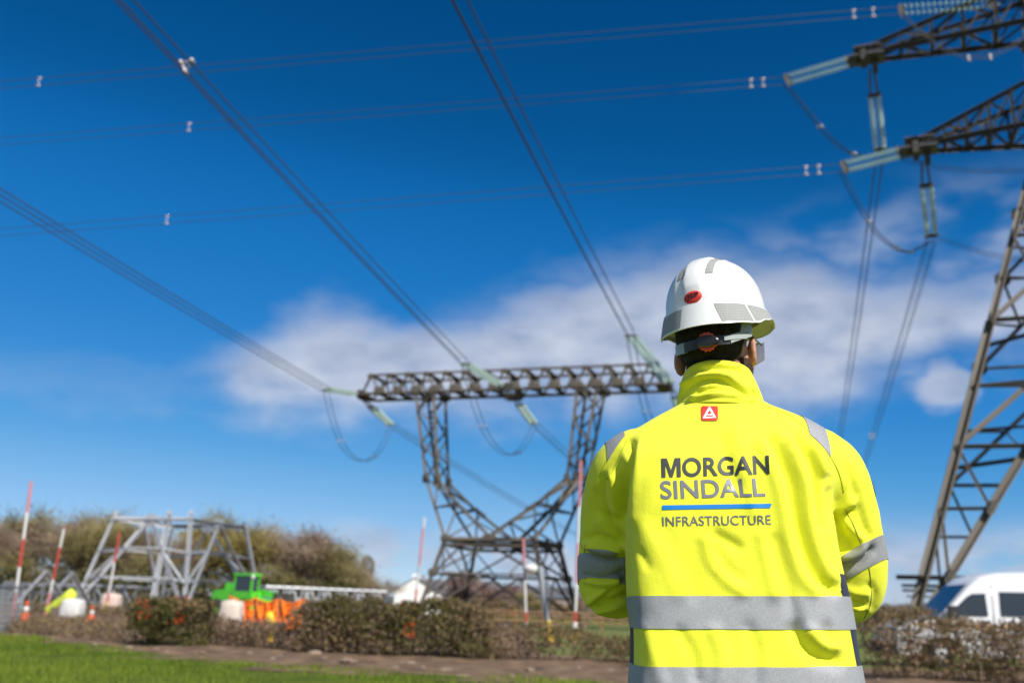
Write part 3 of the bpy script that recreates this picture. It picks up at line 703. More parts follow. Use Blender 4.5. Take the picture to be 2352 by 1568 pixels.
lattice_section(at(46, 1395, 66), at(160, 1380, 78), 1.5, 2.4, 4, 'grey lattice section lying at the far left behind the poles', 'galv_dull', .2)
lattice_section(at(170, 1372, 84), at(330, 1362, 84), 1.7, 2.6, 5, 'grey lattice section lying left of the tower base', 'galv_dull', .2)
def gable_frame(apex, l, r, Y, label):
    A, L_, R2 = at(*apex, Y), at(*l, Y), at(*r, Y + 4); L_.z = R2.z = 0.05
    t = empty('gable_truss', L_, label, 'truss')
    dv = Vector((.6, 2.6, 0))
    for o in (Vector(), dv):
        bar('rafter', L_ + o, A + o, .30, 'galv', t); bar('rafter', A + o, R2 + o, .26, 'galv', t); bar('tie', lerp(L_, A, .45) + o, lerp(R2, A, .45) + o, .12, 'galv_dull', t)
    for f in (0, .5, 1): bar('tie', lerp(L_, A, f), lerp(L_, A, f) + dv, .12, 'galv_dull', t)
gable_frame((104, 1312), (24, 1398), (158, 1385), 66, 'angled galvanised steel truss standing at the far left')

# green telehandler
def telehandler():
    base = Vector((-14.6, 59, 0)); t = empty('telehandler', base, 'lime green telehandler parked behind the orange netting', 'telehandler')
    X = Matrix.Translation(base) @ Matrix.Rotation(math.radians(-28), 4, 'Z')
    g, k = M['green_paint'], M['black_rubber']
    # length along x: rear at -2, front at +2.2
    body = MB(); body.prism([(-2.0, .75), (-2.1, 1.2), (-1.9, 1.65), (-1.0, 1.72), (-.4, 1.55), (1.6, 1.2), (2.0, 1.05), (2.1, .75), (1.2, .62), (-1.2, .62)], -.75, .75, X); body.obj('body', g, t)
    MB().prism([(-1.95, 1.45), (-1.9, 1.95), (-1.1, 2.0), (-.95, 1.6)], .1, .85, X).obj('engine_cover', g, t)
    cab = MB(); 
    for (x0, x1, y0, y1) in ((-.5, -.4, -.8, -.7), (.75, .85, -.8, -.7), (-.5, -.4, -.1, 0), (.6, .7, -.1, 0)): cab.prism([(x0, 1.4), (x0 + .08, 2.5), (x1 + .08, 2.5), (x1, 1.4)], y0, y1, X)
    cab.box(-.5, .85, -.82, .02, 2.48, 2.62, X); cab.box(-.55, .95, -.82, .02, 1.2, 1.62, X)
    cab.obj('cab_frame', g, t)
    MB().box(-.38, .72, -.76, -.05, 1.62, 2.48, X).obj('cab_window', M['dark_glass'], t)
    boom = MB(); boom.prism([(-1.9, 1.75), (-1.9, 2.1), (2.4, 1.55), (2.4, 1.25)], .12, .42, X); boom.obj('boom', g, t)
    MB().prism([(2.35, .5), (2.35, 1.6), (2.55, 1.6), (2.55, .5)], -.6, .9, X).box(2.5, 3.6, -.35, -.22, .45, .52, X).box(2.5, 3.6, .45, .58, .45, .52, X).obj('fork_carriage', M['dark_shaded_steel'], t)
    for x in (-1.35, 1.35):
        for y in (-.95, .95):
            Wm = X @ Matrix.Translation((x, y, .58)) @ Matrix.Rotation(math.pi / 2, 4, 'X')
            w = MB().lathe([(.30, -.2), (.52, -.19), (.58, -.12), (.58, .12), (.52, .19), (.30, .2)], 20, Wm).obj('wheel', k, t, True)
            MB().lathe([(.05, -.22), (.28, -.21), (.28, .21), (.05, .22)], 14, Wm).obj('rim', g, w, True)
    MB().lathe([(.02, 0), (.13, .02), (.15, .08), (.05, .12)], 12, X @ Matrix.Translation((.9, -.72, 2.4)) @ Matrix.Rotation(math.pi / 2, 4, 'X')).tube([X @ Vector((.8, -.75, 2.3)), X @ Vector((.9, -.75, 2.42))], .03, 6).obj('work_lamp', M['white_paint'], t, True)
    MB().lathe([(.02, 0), (.11, .02), (.11, .05), (.02, .07)], 12, X @ Matrix.Translation((-1.2, .95, 1.2)) @ Matrix.Rotation(math.pi / 2, 4, 'X')).obj('fuel_cap', M['black_rubber'], t, True)
telehandler()
# orange netting, hung between stakes
def netting(pts, h, label, mt, seed, name='barrier_netting'):
    r = random.Random(seed); t = empty(name, (pts[0].x, pts[0].y, 0), label, 'barrier', 'orange barriers of the work site')
    n = 26; V = []; Fc = []; top = []
    for i in range(n + 1):
        f = i / n * (len(pts) - 1); a = min(int(f), len(pts) - 2); p = lerp(pts[a], pts[a + 1], f - a); sagv = .16 * math.sin((f - a) * math.pi) * h
        for j in range(6):
            z = .12 + (h - sagv - .12) * j / 5; V.append((p.x + .06 * math.sin(i * 1.3 + j), p.y + .10 * math.sin(i * 2.1 + j * .7), z))
    m = MB()
    for i in range(n + 1):
        for j in range(6):
            if i < n: m.tube([V[i * 6 + j], V[(i + 1) * 6 + j]], .035, 4, False)
            if j < 5: m.tube([V[i * 6 + j], V[i * 6 + j + 1]], .035, 4, False)
    for i in range(n):
        for j in range(5):
            if r.random() < .82: m.add([V[i * 6 + j], V[(i + 1) * 6 + j], V[(i + 1) * 6 + j + 1], V[i * 6 + j + 1]], [(0, 1, 2, 3)])
    m.obj('net', mt, t)
    for p in pts: MB().tube([(p.x, p.y, 0), (p.x + .02, p.y, h + .12)], .03, 6).obj('stake', M['bark'], t)
netting([at(u, 1400, 40) for u in (528, 585, 640, 694)], 1.24, 'bright orange mesh barrier beside the white block behind the hedge', M['orange'], 4)
netting([at(u, 1400, 42) for u in (386, 404, 424)], 1.15, 'short orange mesh barrier half hidden by the dark left hedge', M['orange_red'], 5)
netting([at(u, 1400, 44) for u in (316, 330, 346)], 1.10, 'small red orange barrier left of the dark hedge', M['orange_red'], 6)
netting([at(u, 1400, 34) for u in (925, 950)], 1.20, 'small red orange barrier behind the hedge below the white house', M['orange_red'], 8)
# yellow marker posts, cones and bags
def marker(u, v0, v1, Y, label, r=.09):
    T, B = at(u, v0, Y), at(u + 2, v1, Y); B.z = 0
    t = empty('marker_post', B, label, 'post'); m = MB(); m.lathe([(r, 0), (r, 1)], 10, frame_matrix(B + Vector((0, 0, .35)), T, 1.0)); m.obj('post', M['yellow_paint'], t, True)
    MB().tube([B, B + Vector((0, 0, .36))], r * .6, 8).obj('spike', M['yellow_paint'], t)
marker(619, 1405, 1458, 28, 'slim yellow marker post in front of the orange netting', .11)
marker(388, 1378, 1410, 43, 'orange yellow marker post beside the dark left hedge', .14)
def cone(u, Y, label, s=1.0):
    p = at(u, 1400, Y); p.z = .05; t = empty('traffic_cone', p, label, 'traffic cone', 'traffic cones of the work site')
    MB().box(-.24 * s, .24 * s, -.24 * s, .24 * s, 0, .04, Matrix.Translation(p)).lathe([(.19 * s, .04), (.13 * s, .32 * s)], 14, Matrix.Translation(p)).obj('cone_body', M['orange_red'], t, False)
    MB().lathe([(.131 * s, .32 * s), (.085 * s, .56 * s)], 14, Matrix.Translation(p)).obj('white_sleeve', M['white_paint'], t, True)
    MB().lathe([(.084 * s, .56 * s), (.04 * s, .78 * s), (.02, .79 * s)], 14, Matrix.Translation(p)).obj('cone_tip', M['orange_red'], t, True)
cone(60, 42, 'red and white traffic cone at the far left on bare earth', .95)
cone(212, 44, 'red and white traffic cone left of the tower base', .8)
def bag(u, Y, s, label, m):
    p = at(u, 1400, Y); p.z = 0; bm = bmesh.new(); bmesh.ops.create_cube(bm, size=1); bmesh.ops.subdivide_edges(bm, edges=bm.edges[:], cuts=4, use_grid_fill=True)
    for v in bm.verts:
        k = 1 + .10 * hnoise(v.co.x * 3, v.co.y * 3 + v.co.z * 2); d = v.co.normalized() * .5; v.co = (v.co * .55 + d * .5) * k; v.co = Vector((v.co.x * s[0], v.co.y * s[1], (v.co.z + .46) * s[2]))
    me = bpy.data.meshes.new('bag'); bm.to_mesh(me); bm.free(); me.materials.append(m); smooth = [True] * len(me.polygons); me.polygons.foreach_set('use_smooth', smooth)
    return tag(inst('bulk_bag', me, None, Matrix.Translation(p)), label, 'bag', 'bulk bags and blocks of the work site')
bag(166, 50, (1.0, 1.0, .95), 'white bulk bag on bare earth at the foot of the steel truss', M['white_paint'])
bag(532, 39, (.85, .8, 1.15), 'pale cream block left of the orange netting', mat('cream_bag', (.62, .54, .45), .8, var=.15))
bag(252, 72, (1.3, 1.1, 1.35), 'pink cream bulk bag behind the pole before the tower base', mat('pink_bag', (.62, .48, .42), .8, var=.15))
# lime drum tipped over
p = at(140, 1385, 50); t = empty('plastic_drum', (p.x, p.y, 0), 'tilted lime yellow plastic drum next to the white bulk bag', 'drum')
DM = Matrix.Translation((p.x, p.y, .75)) @ Matrix.Rotation(math.radians(50), 4, 'Y')
MB().lathe([(.02, -.75), (.22, -.75), (.26, -.7), (.24, -.3), (.27, -.25), (.24, .25), (.27, .3), (.26, .7), (.2, .75), (.02, .75)], 14, DM).obj('barrel', mat('lime_plastic', (.62, .72, .06), .5), t, True)
MB().box(-.35, .35, -.25, .25, 0, .5, Matrix.Translation((p.x, p.y, 0))).obj('stand', M['bark'], t)
# temporary mesh fence at the left edge
p0, p1 = gr(-40, 1462), gr(40, 1450); t = empty('mesh_fence', p0, 'grey temporary mesh fence panel at the left edge', 'fence')
h = 1.25
MB().tube([p0, p0 + Vector((0, 0, h)), p1 + Vector((0, 0, h)), p1], .03, 8).obj('panel_frame', M['galv_dull'], t)
m = MB()
for i in range(1, 24): q = lerp(p0, p1, i / 24); m.tube([q + Vector((0, 0, .02)), q + Vector((0, 0, h))], .009, 4, False)
for j in range(1, 8): m.tube([p0 + Vector((0, 0, h * j / 8)), p1 + Vector((0, 0, h * j / 8))], .009, 4, False)
mm = m.obj('wire_mesh', M['galv_dull'], t); mm['kind'] = 'stuff'
for q in (p0, p1): MB().box(-.3, .3, -.12, .12, 0, .14, Matrix.Translation(q)).obj('fence_foot', M['dark_shaded_steel'], t)

# ---- white house and far buildings
def house(c, w, d, eave, ridge_, rz, wall, roof, label, wins=(), chim=True, name='house'):
    c = Vector(c); t = empty(name, c, label, 'house'); X = Matrix.Translation(c) @ Matrix.Rotation(rz, 4, 'Z')
    m = MB(); m.prism([(-w / 2, 0), (w / 2, 0), (w / 2, eave), (0, ridge_), (-w / 2, eave)], -d / 2, d / 2, X); m.obj('wall', wall, t)
    r = MB(); ov = .35; sl = (ridge_ - eave) / (w / 2)
    for s in (-1, 1):
        P_ = [(0, ridge_ + .03), (s * (w / 2 + ov), eave - sl * ov + .03), (s * (w / 2 + ov), eave - sl * ov + .2), (0, ridge_ + .22)]; r.prism(P_ if s > 0 else P_[::-1], -d / 2 - .15, d / 2 + .15, X)
    ro = r.obj('roof', roof, t)
    if chim: MB().box(-.35, .35, d / 2 - 1.4, d / 2 - .7, ridge_ - .6, ridge_ + 1.1, X).obj('chimney', wall, ro)
    for (x, z, ww, hh) in wins:
        f = MB().box(x - ww / 2, x + ww / 2, -d / 2 - .06, -d / 2 + .1, z, z + hh, X).obj('window', M['dark_glass'], t); MB().box(x - ww / 2 - .1, x + ww / 2 + .1, -d / 2 - .14, -d / 2 - .07, z - .12, z - .01, X).obj('sill', wall, f)
h0 = at(948, 1400, 190); h0.z = 0
house(h0, 7.0, 9, 3.9, 6.1, math.radians(6), M['white_wall'], M['slate'], 'small white gabled house left of the low pylon', [(-1.5, 1.2, .9, 1.1), (1.5, 1.2, .9, 1.1)])
h1 = at(992, 1400, 192); h1.z = 0
house(h1, 3.0, 4, 3.4, 4.2, math.radians(6), M['white_wall'], M['slate'], 'low white annexe joined to the right of the gabled house', [(0, 1.1, .8, .9)], False)
h2 = at(1050, 1400, 215); h2.z = 0
house(h2, 7, 17, 4.0, 6.6, math.radians(92), M['brick'], M['slate'], 'long grey slate roofed house behind the low pylon legs', [(-2, 1.4, 1, 1.1), (2, 1.4, 1, 1.1)])
h3 = at(1268, 1400, 235); h3.z = 0
house(h3, 8, 22, 4.2, 6.4, math.radians(88), M['brick'], M['slate'], 'long grey building behind the right leg of the low pylon', [(-2, 1.4, 1, 1.1), (2, 1.4, 1, 1.1)], False)

# ---- post and rail fence in the field
def rail_fence(p, q, n, label):
    p, q = Vector(p), Vector(q); t = empty('rail_fence', p, label, 'fence')
    for i in range(n + 1): x = lerp(p, q, i / n); MB().box(-.07, .07, -.07, .07, 0, 1.15, Matrix.Translation(x)).obj('post', wood, t)
    for z in (.45, .75, 1.02): MB().tube([p + Vector((0, -.09, z)), q + Vector((0, -.09, z))], .055, 4).obj('rail', wood, t)
wood = mat('orange_brown_timber', (.36, .20, .085), .8, var=.3, vscale=3)
rail_fence((-1, 70, 0), (16, 66, 0), 9, 'orange brown post and rail fence across the pasture')

# ---- white van behind the right hedge
def van():
    Y = 27.5; A = at(2135, 1432, Y)         # base of the windscreen
    x0 = A.x - 1.25; base = Vector((x0, Y, 0)); t = empty('van', base, 'white high roof van parked behind the right hedge', 'van')
    X = Matrix.Translation(base) @ Matrix.Rotation(math.radians(-3), 4, 'Z')
    wp = mat('white_van_paint', (.80, .80, .81), .3, coat=.5, var=.03, vscale=2)
    prof = [(0.05, .35), (-.02, .62), (.06, .98), (.45, 1.16), (1.18, 1.30), (2.02, 2.16), (2.30, 2.36), (2.75, 2.46), (3.6, 2.50), (5.9, 2.48), (6.05, 2.35), (6.1, 1.2), (6.1, .38)]
    under = [(5.6, .34), (5.5, .62), (5.15, .78), (4.75, .78), (4.42, .62), (4.32, .34), (1.75, .34), (1.65, .62), (1.33, .78), (.95, .78), (.62, .62), (.55, .34)]
    poly = prof + under; n = len(poly); hw_ = .98
    V = []; Fc = []
    secs = [(-hw_, .0), (-hw_ * .97, 1), (hw_ * .97, 1), (hw_, .0)]
    def inset(x, z, y):
        k = max(0, z - 1.2) / 1.3; return Vector((x, y * (1 - .10 * k), z))
    ys = [-hw_, -hw_ * .90, hw_ * .90, hw_]
    for j, y in enumerate(ys):
        for (x, z) in poly:
            e = 0 if j in (1, 2) else 1; cx, cz = 3.0, 1.35
            xx = x + (cx - x) * .012 * e; zz = z + (cz - z) * .03 * e if z > .7 else z
            V.append(X @ inset(xx, zz, y))
    for j in range(3):
        for i in range(n): Fc.append((j * n + i, j * n + (i + 1) % n, (j + 1) * n + (i + 1) % n, (j + 1) * n + i))
    Fc.append(tuple(range(n - 1, -1, -1))); Fc.append(tuple(range(3 * n, 4 * n)))
    b = obj('body', V, Fc, wp, t); auto_smooth(b, 28)
    def side(poly2, name, m, o=.012, parent=t, thick=.02):
        for sgn in (-1, 1):
            mb = MB(); k = len(poly2); F = [inset(x, z, sgn * (hw_ + o)) for x, z in poly2]; B = [inset(x, z, sgn * (hw_ + o - thick)) for x, z in poly2]
            mb.add([X @ v for v in F + B], [tuple(range(k)), tuple(range(2 * k - 1, k - 1, -1))] + [(i, i + k, (i + 1) % k + k, (i + 1) % k) for i in range(k)]); o_ = mb.obj(name, m, parent)
    side([(1.42, 1.34), (1.62, 1.58), (1.88, 1.82), (2.02, 1.90), (2.36, 1.92), (2.38, 1.36)], 'side_window', M['dark_glass'])
    side([(2.72, 1.38), (2.72, 1.97), (4.15, 1.99), (4.15, 1.38)], 'side_window', M['dark_glass']); side([(4.3, 1.38), (4.3, 1.99), (5.75, 1.98), (5.75, 1.38)], 'side_window', M['dark_glass'])
    side([(.35, 1.08), (.5, 1.13), (6.02, 1.13), (6.02, 1.06)], 'orange_stripe', mat('orange_stripe', (.85, .38, .03), .4), .006, thick=.01)
    side([(2.52, .5), (2.52, 2.12), (2.545, 2.12), (2.545, .5)], 'door_gap', M['fitting_dark'], .002, thick=.01); side([(1.22, .55), (1.22, 1.30), (1.245, 1.30), (1.245, .55)], 'door_gap', M['fitting_dark'], .002, thick=.01)
    side([(2.2, 1.18), (2.2, 1.24), (2.42, 1.24), (2.42, 1.18)], 'door_handle', M['black_rubber'], .03, thick=.03)
    mb = MB(); ws = [(1.26, 1.36), (1.98, 2.11)]; V = [X @ Vector((ws[0][0] - .02, -.86, ws[0][1] + .03)), X @ Vector((ws[0][0] - .02, .86, ws[0][1] + .03)), X @ Vector((ws[1][0] - .02, .78, ws[1][1] + .03)), X @ Vector((ws[1][0] - .02, -.78, ws[1][1] + .03))]
    mb.add(V, [(0, 1, 2, 3)]); mb.obj('windscreen', M['dark_glass'], t)
    for sgn in (-1, 1):
        MB().box(-.10, .12, sgn * 1.06 - .09, sgn * 1.06 + .09, 1.25, 1.58, X @ Matrix.Translation((1.42, sgn * .10, 0))).obj('mirror', M['black_rubber'], t)
        MB().box(-.03, .30, sgn * .74 - .18, sgn * .74 + .18, .78, 1.02, X @ Matrix.Translation((.03, 0, 0))).obj('headlight', M['galv'], t)
        for x in (1.14, 4.95):
            Wm = X @ Matrix.Translation((x, sgn * .84, .34)) @ Matrix.Rotation(math.pi / 2, 4, 'X'); w = MB().lathe([(.20, -.12), (.32, -.11), (.34, -.07), (.34, .07), (.32, .11), (.20, .12)], 20, Wm).obj('wheel', M['black_rubber'], t, True)
            MB().lathe([(.03, -.13), (.2, -.12), (.2, .12), (.03, .13)], 14, Wm).obj('rim', M['galv'], w, True)
    MB().box(-.10, .15, -.9, .9, .36, .62, X).obj('bumper', M['black_rubber'], t)
van()

# ------------------------------------------------------------------ hedges, scrub, trees
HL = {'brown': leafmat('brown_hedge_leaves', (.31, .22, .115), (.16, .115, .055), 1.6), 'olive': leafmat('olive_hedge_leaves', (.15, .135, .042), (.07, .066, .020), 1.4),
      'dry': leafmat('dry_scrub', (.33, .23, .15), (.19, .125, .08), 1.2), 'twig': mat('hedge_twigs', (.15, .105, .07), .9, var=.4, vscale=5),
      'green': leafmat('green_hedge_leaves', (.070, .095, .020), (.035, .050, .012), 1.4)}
def leaf_cloud(mb, rr, pts, size):
    for p in pts:
        n = Vector((rr.gauss(0, 1), rr.gauss(0, 1), rr.gauss(0, 1))).normalized(); a = n.orthogonal().normalized(); b = n.cross(a)
        an = rr.uniform(0, 6.28); a, b = a * math.cos(an) + b * math.sin(an), b * math.cos(an) - a * math.sin(an); s = size * rr.uniform(.6, 1.3)
        mb.add([p - a * s * .5, p + b * s * .32, p + a * s * .6, p - b * s * .32], [(0, 1, 2, 3)])
def hedge(path, h, w, label, keys, n, seed, size=.075, ragged=.18, name='hedge', cat='hedge', group=None, base=0.0, stems=True, gaps=.85):
    rr = random.Random(seed); path = [Vector((*p, 0)) for p in path]; L = sum((b - a).length for a, b in zip(path, path[1:]))
    t = empty(name, path[0], label, cat, group)
    def along(f):
        d = f * L
        for a, b in zip(path, path[1:]):
            l = (b - a).length
            if d <= l or b is path[-1]: return lerp(a, b, min(1, d / l)), (b - a).normalized()
            d -= l
    o = [rr.uniform(0, 50) for _ in range(3)]
    clouds = {k: [] for k in keys}
    for i in range(n):
        f = rr.random(); p, d = along(f); s = Vector((-d.y, d.x, 0))
        top = h * (1 + ragged * mnoise.noise(Vector((f * L * .55 + o[0], 0, 1))) + ragged * .6 * mnoise.noise(Vector((f * L * 2.3 + o[1], 3, 0))))
        wid = w * (1 + .25 * mnoise.noise(Vector((f * L * .8 + o[2], 7, 2))))
        z = rr.random() ** .75 * top; q = rr.uniform(-1, 1); q = math.copysign(abs(q) ** .6, q); prof = (1 - max(0, z / top - .55) ** 2 * 2.2) * (.75 + .25 * min(1, z / (.3 * top)))
        if mnoise.noise(Vector((f * L * 1.5 + o[2], z * 2.4, q * .9))) < -.16 and z < top * .85 and rr.random() < gaps: continue
        pos = p + s * (q * wid / 2 * prof) + Vector((0, 0, z + base)); pos += Vector((rr.gauss(0, .04), rr.gauss(0, .04), abs(rr.gauss(0, .05))))
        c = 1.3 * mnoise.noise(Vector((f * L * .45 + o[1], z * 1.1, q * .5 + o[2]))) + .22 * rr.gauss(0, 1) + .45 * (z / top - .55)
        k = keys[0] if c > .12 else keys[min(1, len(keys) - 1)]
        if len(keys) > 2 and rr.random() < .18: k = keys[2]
        clouds[k].append(pos)
    for k, pts in clouds.items():
        if not pts: continue
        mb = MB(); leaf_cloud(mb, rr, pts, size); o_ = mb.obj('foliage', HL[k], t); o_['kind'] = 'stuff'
    m = MB()
    for i in range(int(L * 7)):
        f = rr.random(); p, d = along(f); s = Vector((-d.y, d.x, 0)); q = p + s * rr.uniform(-.35, .35) * w; e = q + Vector((rr.gauss(0, .22), rr.gauss(0, .15), h * rr.uniform(.7, 1.22)))
        m.tube([q, lerp(q, e, .5) + Vector((rr.gauss(0, .06), rr.gauss(0, .05), 0)), e], [.016, .011, .004], 4, False)
    if stems: m.obj('stems', HL['twig'], t)['kind'] = 'stuff'
    return t
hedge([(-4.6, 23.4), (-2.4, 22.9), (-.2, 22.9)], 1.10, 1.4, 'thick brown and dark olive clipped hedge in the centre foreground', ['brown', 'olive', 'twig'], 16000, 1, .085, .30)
hedge([(-8.5, 24.2), (-6.7, 23.6)], 1.06, 1.1, 'short dark olive hedge left of the orange netting', ['brown', 'olive', 'green'], 6800, 2, .08, .35)
hedge([(-.3, 23.1), (1.6, 23.3), (3.9, 23.0)], .72, 1.2, 'low ragged brown bramble right of the central hedge', ['brown', 'dry', 'olive'], 7000, 3, .07, .55)
hedge([(2.9, 21.4), (4.6, 21.2)], .80, 1.0, 'low scrubby bush beside the person at the left elbow', ['brown', 'olive', 'twig'], 3500, 4, .06, .4, 'bush', 'bush')
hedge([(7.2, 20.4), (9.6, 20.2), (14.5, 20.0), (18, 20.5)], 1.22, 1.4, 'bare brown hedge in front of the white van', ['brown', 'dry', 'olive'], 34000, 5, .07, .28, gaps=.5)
hedge([(-6.9, 24.6), (-4.7, 23.6)], .60, 1.0, 'low dry bramble strip below the orange netting', ['dry', 'brown', 'twig'], 4200, 6, .07, .3)
hedge([(-21, 34), (-16, 31.5), (-12, 28), (-8.6, 24.8)], .46, 1.6, 'low dry brown scrub strip along the left of the verge', ['dry', 'brown', 'twig'], 9000, 7, .07, .5, 'scrub', 'scrub')
hedge([(-32, 58), (-20, 56), (-10, 58), (-2, 60)], .55, 2.0, 'long low bank of brown scrub at the foot of the tower base', ['dry', 'brown', 'olive'], 9000, 8, .13, .5, 'scrub', 'scrub')
hedge([(-60, 104), (-30, 100), (-15, 104)], 3.2, 4.0, 'dark hedgerow under the left tree line', ['olive', 'green', 'brown'], 15000, 9, .34, .35, 'hedgerow', 'hedge')
hedge([(-9, 150), (14, 148), (40, 150)], 2.3, 3.5, 'far brown hedgerow behind the low pylon', ['brown', 'dry', 'olive'], 9000, 10, .4, .35, 'hedgerow', 'hedge')
hedge([(20, 120), (60, 118)], 1.8, 3.0, 'far hedgerow between the person and the tall pylon', ['brown', 'olive', 'dry'], 5000, 12, .4, .3, 'hedgerow', 'hedge')

hedge([(-75, 128), (-40, 124), (-16, 126)], 6.0, 7.0, 'tall brown undergrowth filling the gaps between the left trees', ['brown', 'olive', 'dry'], 16000, 14, .42, .35, 'thicket', 'thicket')

TL = {'olive': leafmat('budding_olive_leaves', (.33, .28, .12), (.22, .185, .075), .25), 'brown': leafmat('bare_brown_twigs', (.38, .29, .205), (.26, .19, .135), .25), 'yellow': leafmat('yellow_green_buds', (.40, .33, .11), (.26, .22, .07), .25),
      'pink': leafmat('reddish_bare_twigs', (.34, .235, .20), (.23, .155, .135), .25)}
def tree_proto(seed, H, spread, key, nleaf, lsize):
    """returns (trunk mesh, crown mesh): limbs by recursive forking, fine twigs and buds around the branch ends"""
    rr = random.Random(seed); wood_ = MB(); tips = []
    def grow(p, d, L, r, lev):
        n = 3; pts = [p]; q = p
        for i in range(n):
            d = (d + Vector((rr.gauss(0, .14), rr.gauss(0, .14), .05))).normalized(); q = q + d * (L / n); pts.append(q)
        wood_.tube(pts, [r * (1 - .4 * i / n) for i in range(n + 1)], 5 if lev > 1 else 7, False)
        if lev >= 1: tips.extend(pts[1:])
        if lev == 4: return
        k = rr.choice((2, 3)) if lev else 4
        for i in range(k):
            a = rr.uniform(0, 6.28); tilt = rr.uniform(.35, .8) * spread; o = d.orthogonal().normalized(); o2 = d.cross(o)
            nd = (d * math.cos(tilt) + (o * math.cos(a) + o2 * math.sin(a)) * math.sin(tilt)).normalized(); nd.z = max(nd.z, -.05)
            grow(pts[-1] if i < 2 else pts[-2], nd, L * rr.uniform(.62, .85), r * .58, lev + 1)
    grow(Vector((0, 0, -.1)), Vector((0, 0, 1)), H * .26, H * .017, 0)
    zmax = max(t.z for t in tips); sc = H / zmax
    tw = MB()
    for i in range(nleaf):
        c = tips[rr.randrange(len(tips))]; o = Vector((rr.gauss(0, 1), rr.gauss(0, 1), rr.gauss(0, .9))) * (H * .075); p = c + o
        if p.z < H * .10: continue
        if i % 3 != 1:
            d = (o.normalized() + Vector((0, 0, .6))).normalized() * (H * .06) * rr.uniform(.6, 1.4); s = d.orthogonal().normalized() * (lsize * .09); tw.add([c + o * .2 - s, c + o * .2 + s, p + d], [(0, 1, 2)])
        else: leaf_cloud(tw, rr, [p], lsize)
    for mb in (wood_, tw): mb.V = [tuple(Vector(v) * sc) for v in mb.V]
    return wood_.mesh('trunk', M['bark']), tw.mesh('crown', TL[key])
PR = [tree_proto(11, 10, 1.0, 'olive', 4600, .24), tree_proto(12, 10, .9, 'brown', 4600, .22), tree_proto(13, 10, 1.15, 'yellow', 4400, .24), tree_proto(14, 10, 1.0, 'brown', 4700, .20), tree_proto(15, 10, 1.1, 'olive', 4700, .22), tree_proto(16, 8, 1.2, 'pink', 3200, .26)]
def tree(u, vtop, Y, k, label, wid=1.0, rz=0.0, group='trees of the left tree line'):
    p = at(u, 1390, Y); T = at(u, vtop, Y); H = T.z; p.z = 0; b = 8.0 if k == 5 else 10.0; s = H / b
    t = empty('tree', p, label, 'tree', group); mm = Matrix.Translation(p) @ Matrix.Rotation(rz, 4, 'Z') @ Matrix.Diagonal((s * wid, s * wid, s, 1))
    inst('trunk', PR[k][0], t, mm); inst('crown', PR[k][1], t, mm)
tree(-20, 1210, 112, 1, 'bare brown tree at the far left edge behind the tallest striped pole', 1.2, .3)
tree(40, 1175, 118, 0, 'olive tree top rising behind the leftmost striped pole', 1.1, 1.9)
tree(112, 1212, 110, 4, 'olive budding tree between the two leftmost striped poles', 1.2, .9)
tree(180, 1200, 116, 3, 'bare brown tree right of the second striped pole', 1.25, 2.2)
tree(238, 1186, 120, 0, 'broad budding tree behind the left leg of the tower base', 1.25, .2)
tree(300, 1205, 108, 4, 'tree seen through the left half of the tower base', 1.2, 3.1)
tree(370, 1225, 112, 1, 'bare tree seen through the middle of the tower base', 1.2, 1.1)
tree(440, 1200, 114, 2, 'yellow budding tree behind the right post of the tower base', 1.0, .5)
tree(462, 1183, 118, 0, 'dense dark tree top peeping over the tower base', .8, 2.7)
tree(535, 1215, 116, 3, 'bare tree right of the tower base', 1.2, .4)
tree(585, 1212, 112, 2, 'yellow green budding tree above the telehandler', 1.25, 1.4)
tree(650, 1225, 114, 1, 'rounded brown tree right of the telehandler', 1.3, 2.9)
tree(715, 1250, 110, 4, 'olive brown tree above the long lattice section', 1.3, .8)
tree(770, 1278, 116, 3, 'smaller brown tree near the end of the tree line', 1.3, 2.0)
tree(822, 1305, 118, 1, 'lowest brown tree at the right end of the tree line', 1.2, .1)
tree(868, 1335, 125, 3, 'tiny bare shrub at the right end of the tree line', 1.4, 1.3)
tree(1118, 1318, 160, 5, 'reddish bare tree seen between the legs of the low pylon', 1.1, .6, 'trees behind the low pylon')
tree(1165, 1345, 165, 5, 'small reddish bush tree right of centre under the low pylon', 1.2, 1.6, 'trees behind the low pylon')
tree(1225, 1362, 150, 4, 'low olive bush behind the right legs of the low pylon', 1.5, 2.6, 'trees behind the low pylon')
tree(1400, 1352, 140, 1, 'low bare tree just left of the person', 1.6, .9, 'trees behind the low pylon')
tree(2085, 1388, 150, 3, 'low bare bush on the skyline left of the tall pylon', 2.0, .9, 'trees behind the low pylon')

# ------------------------------------------------------------------ the person

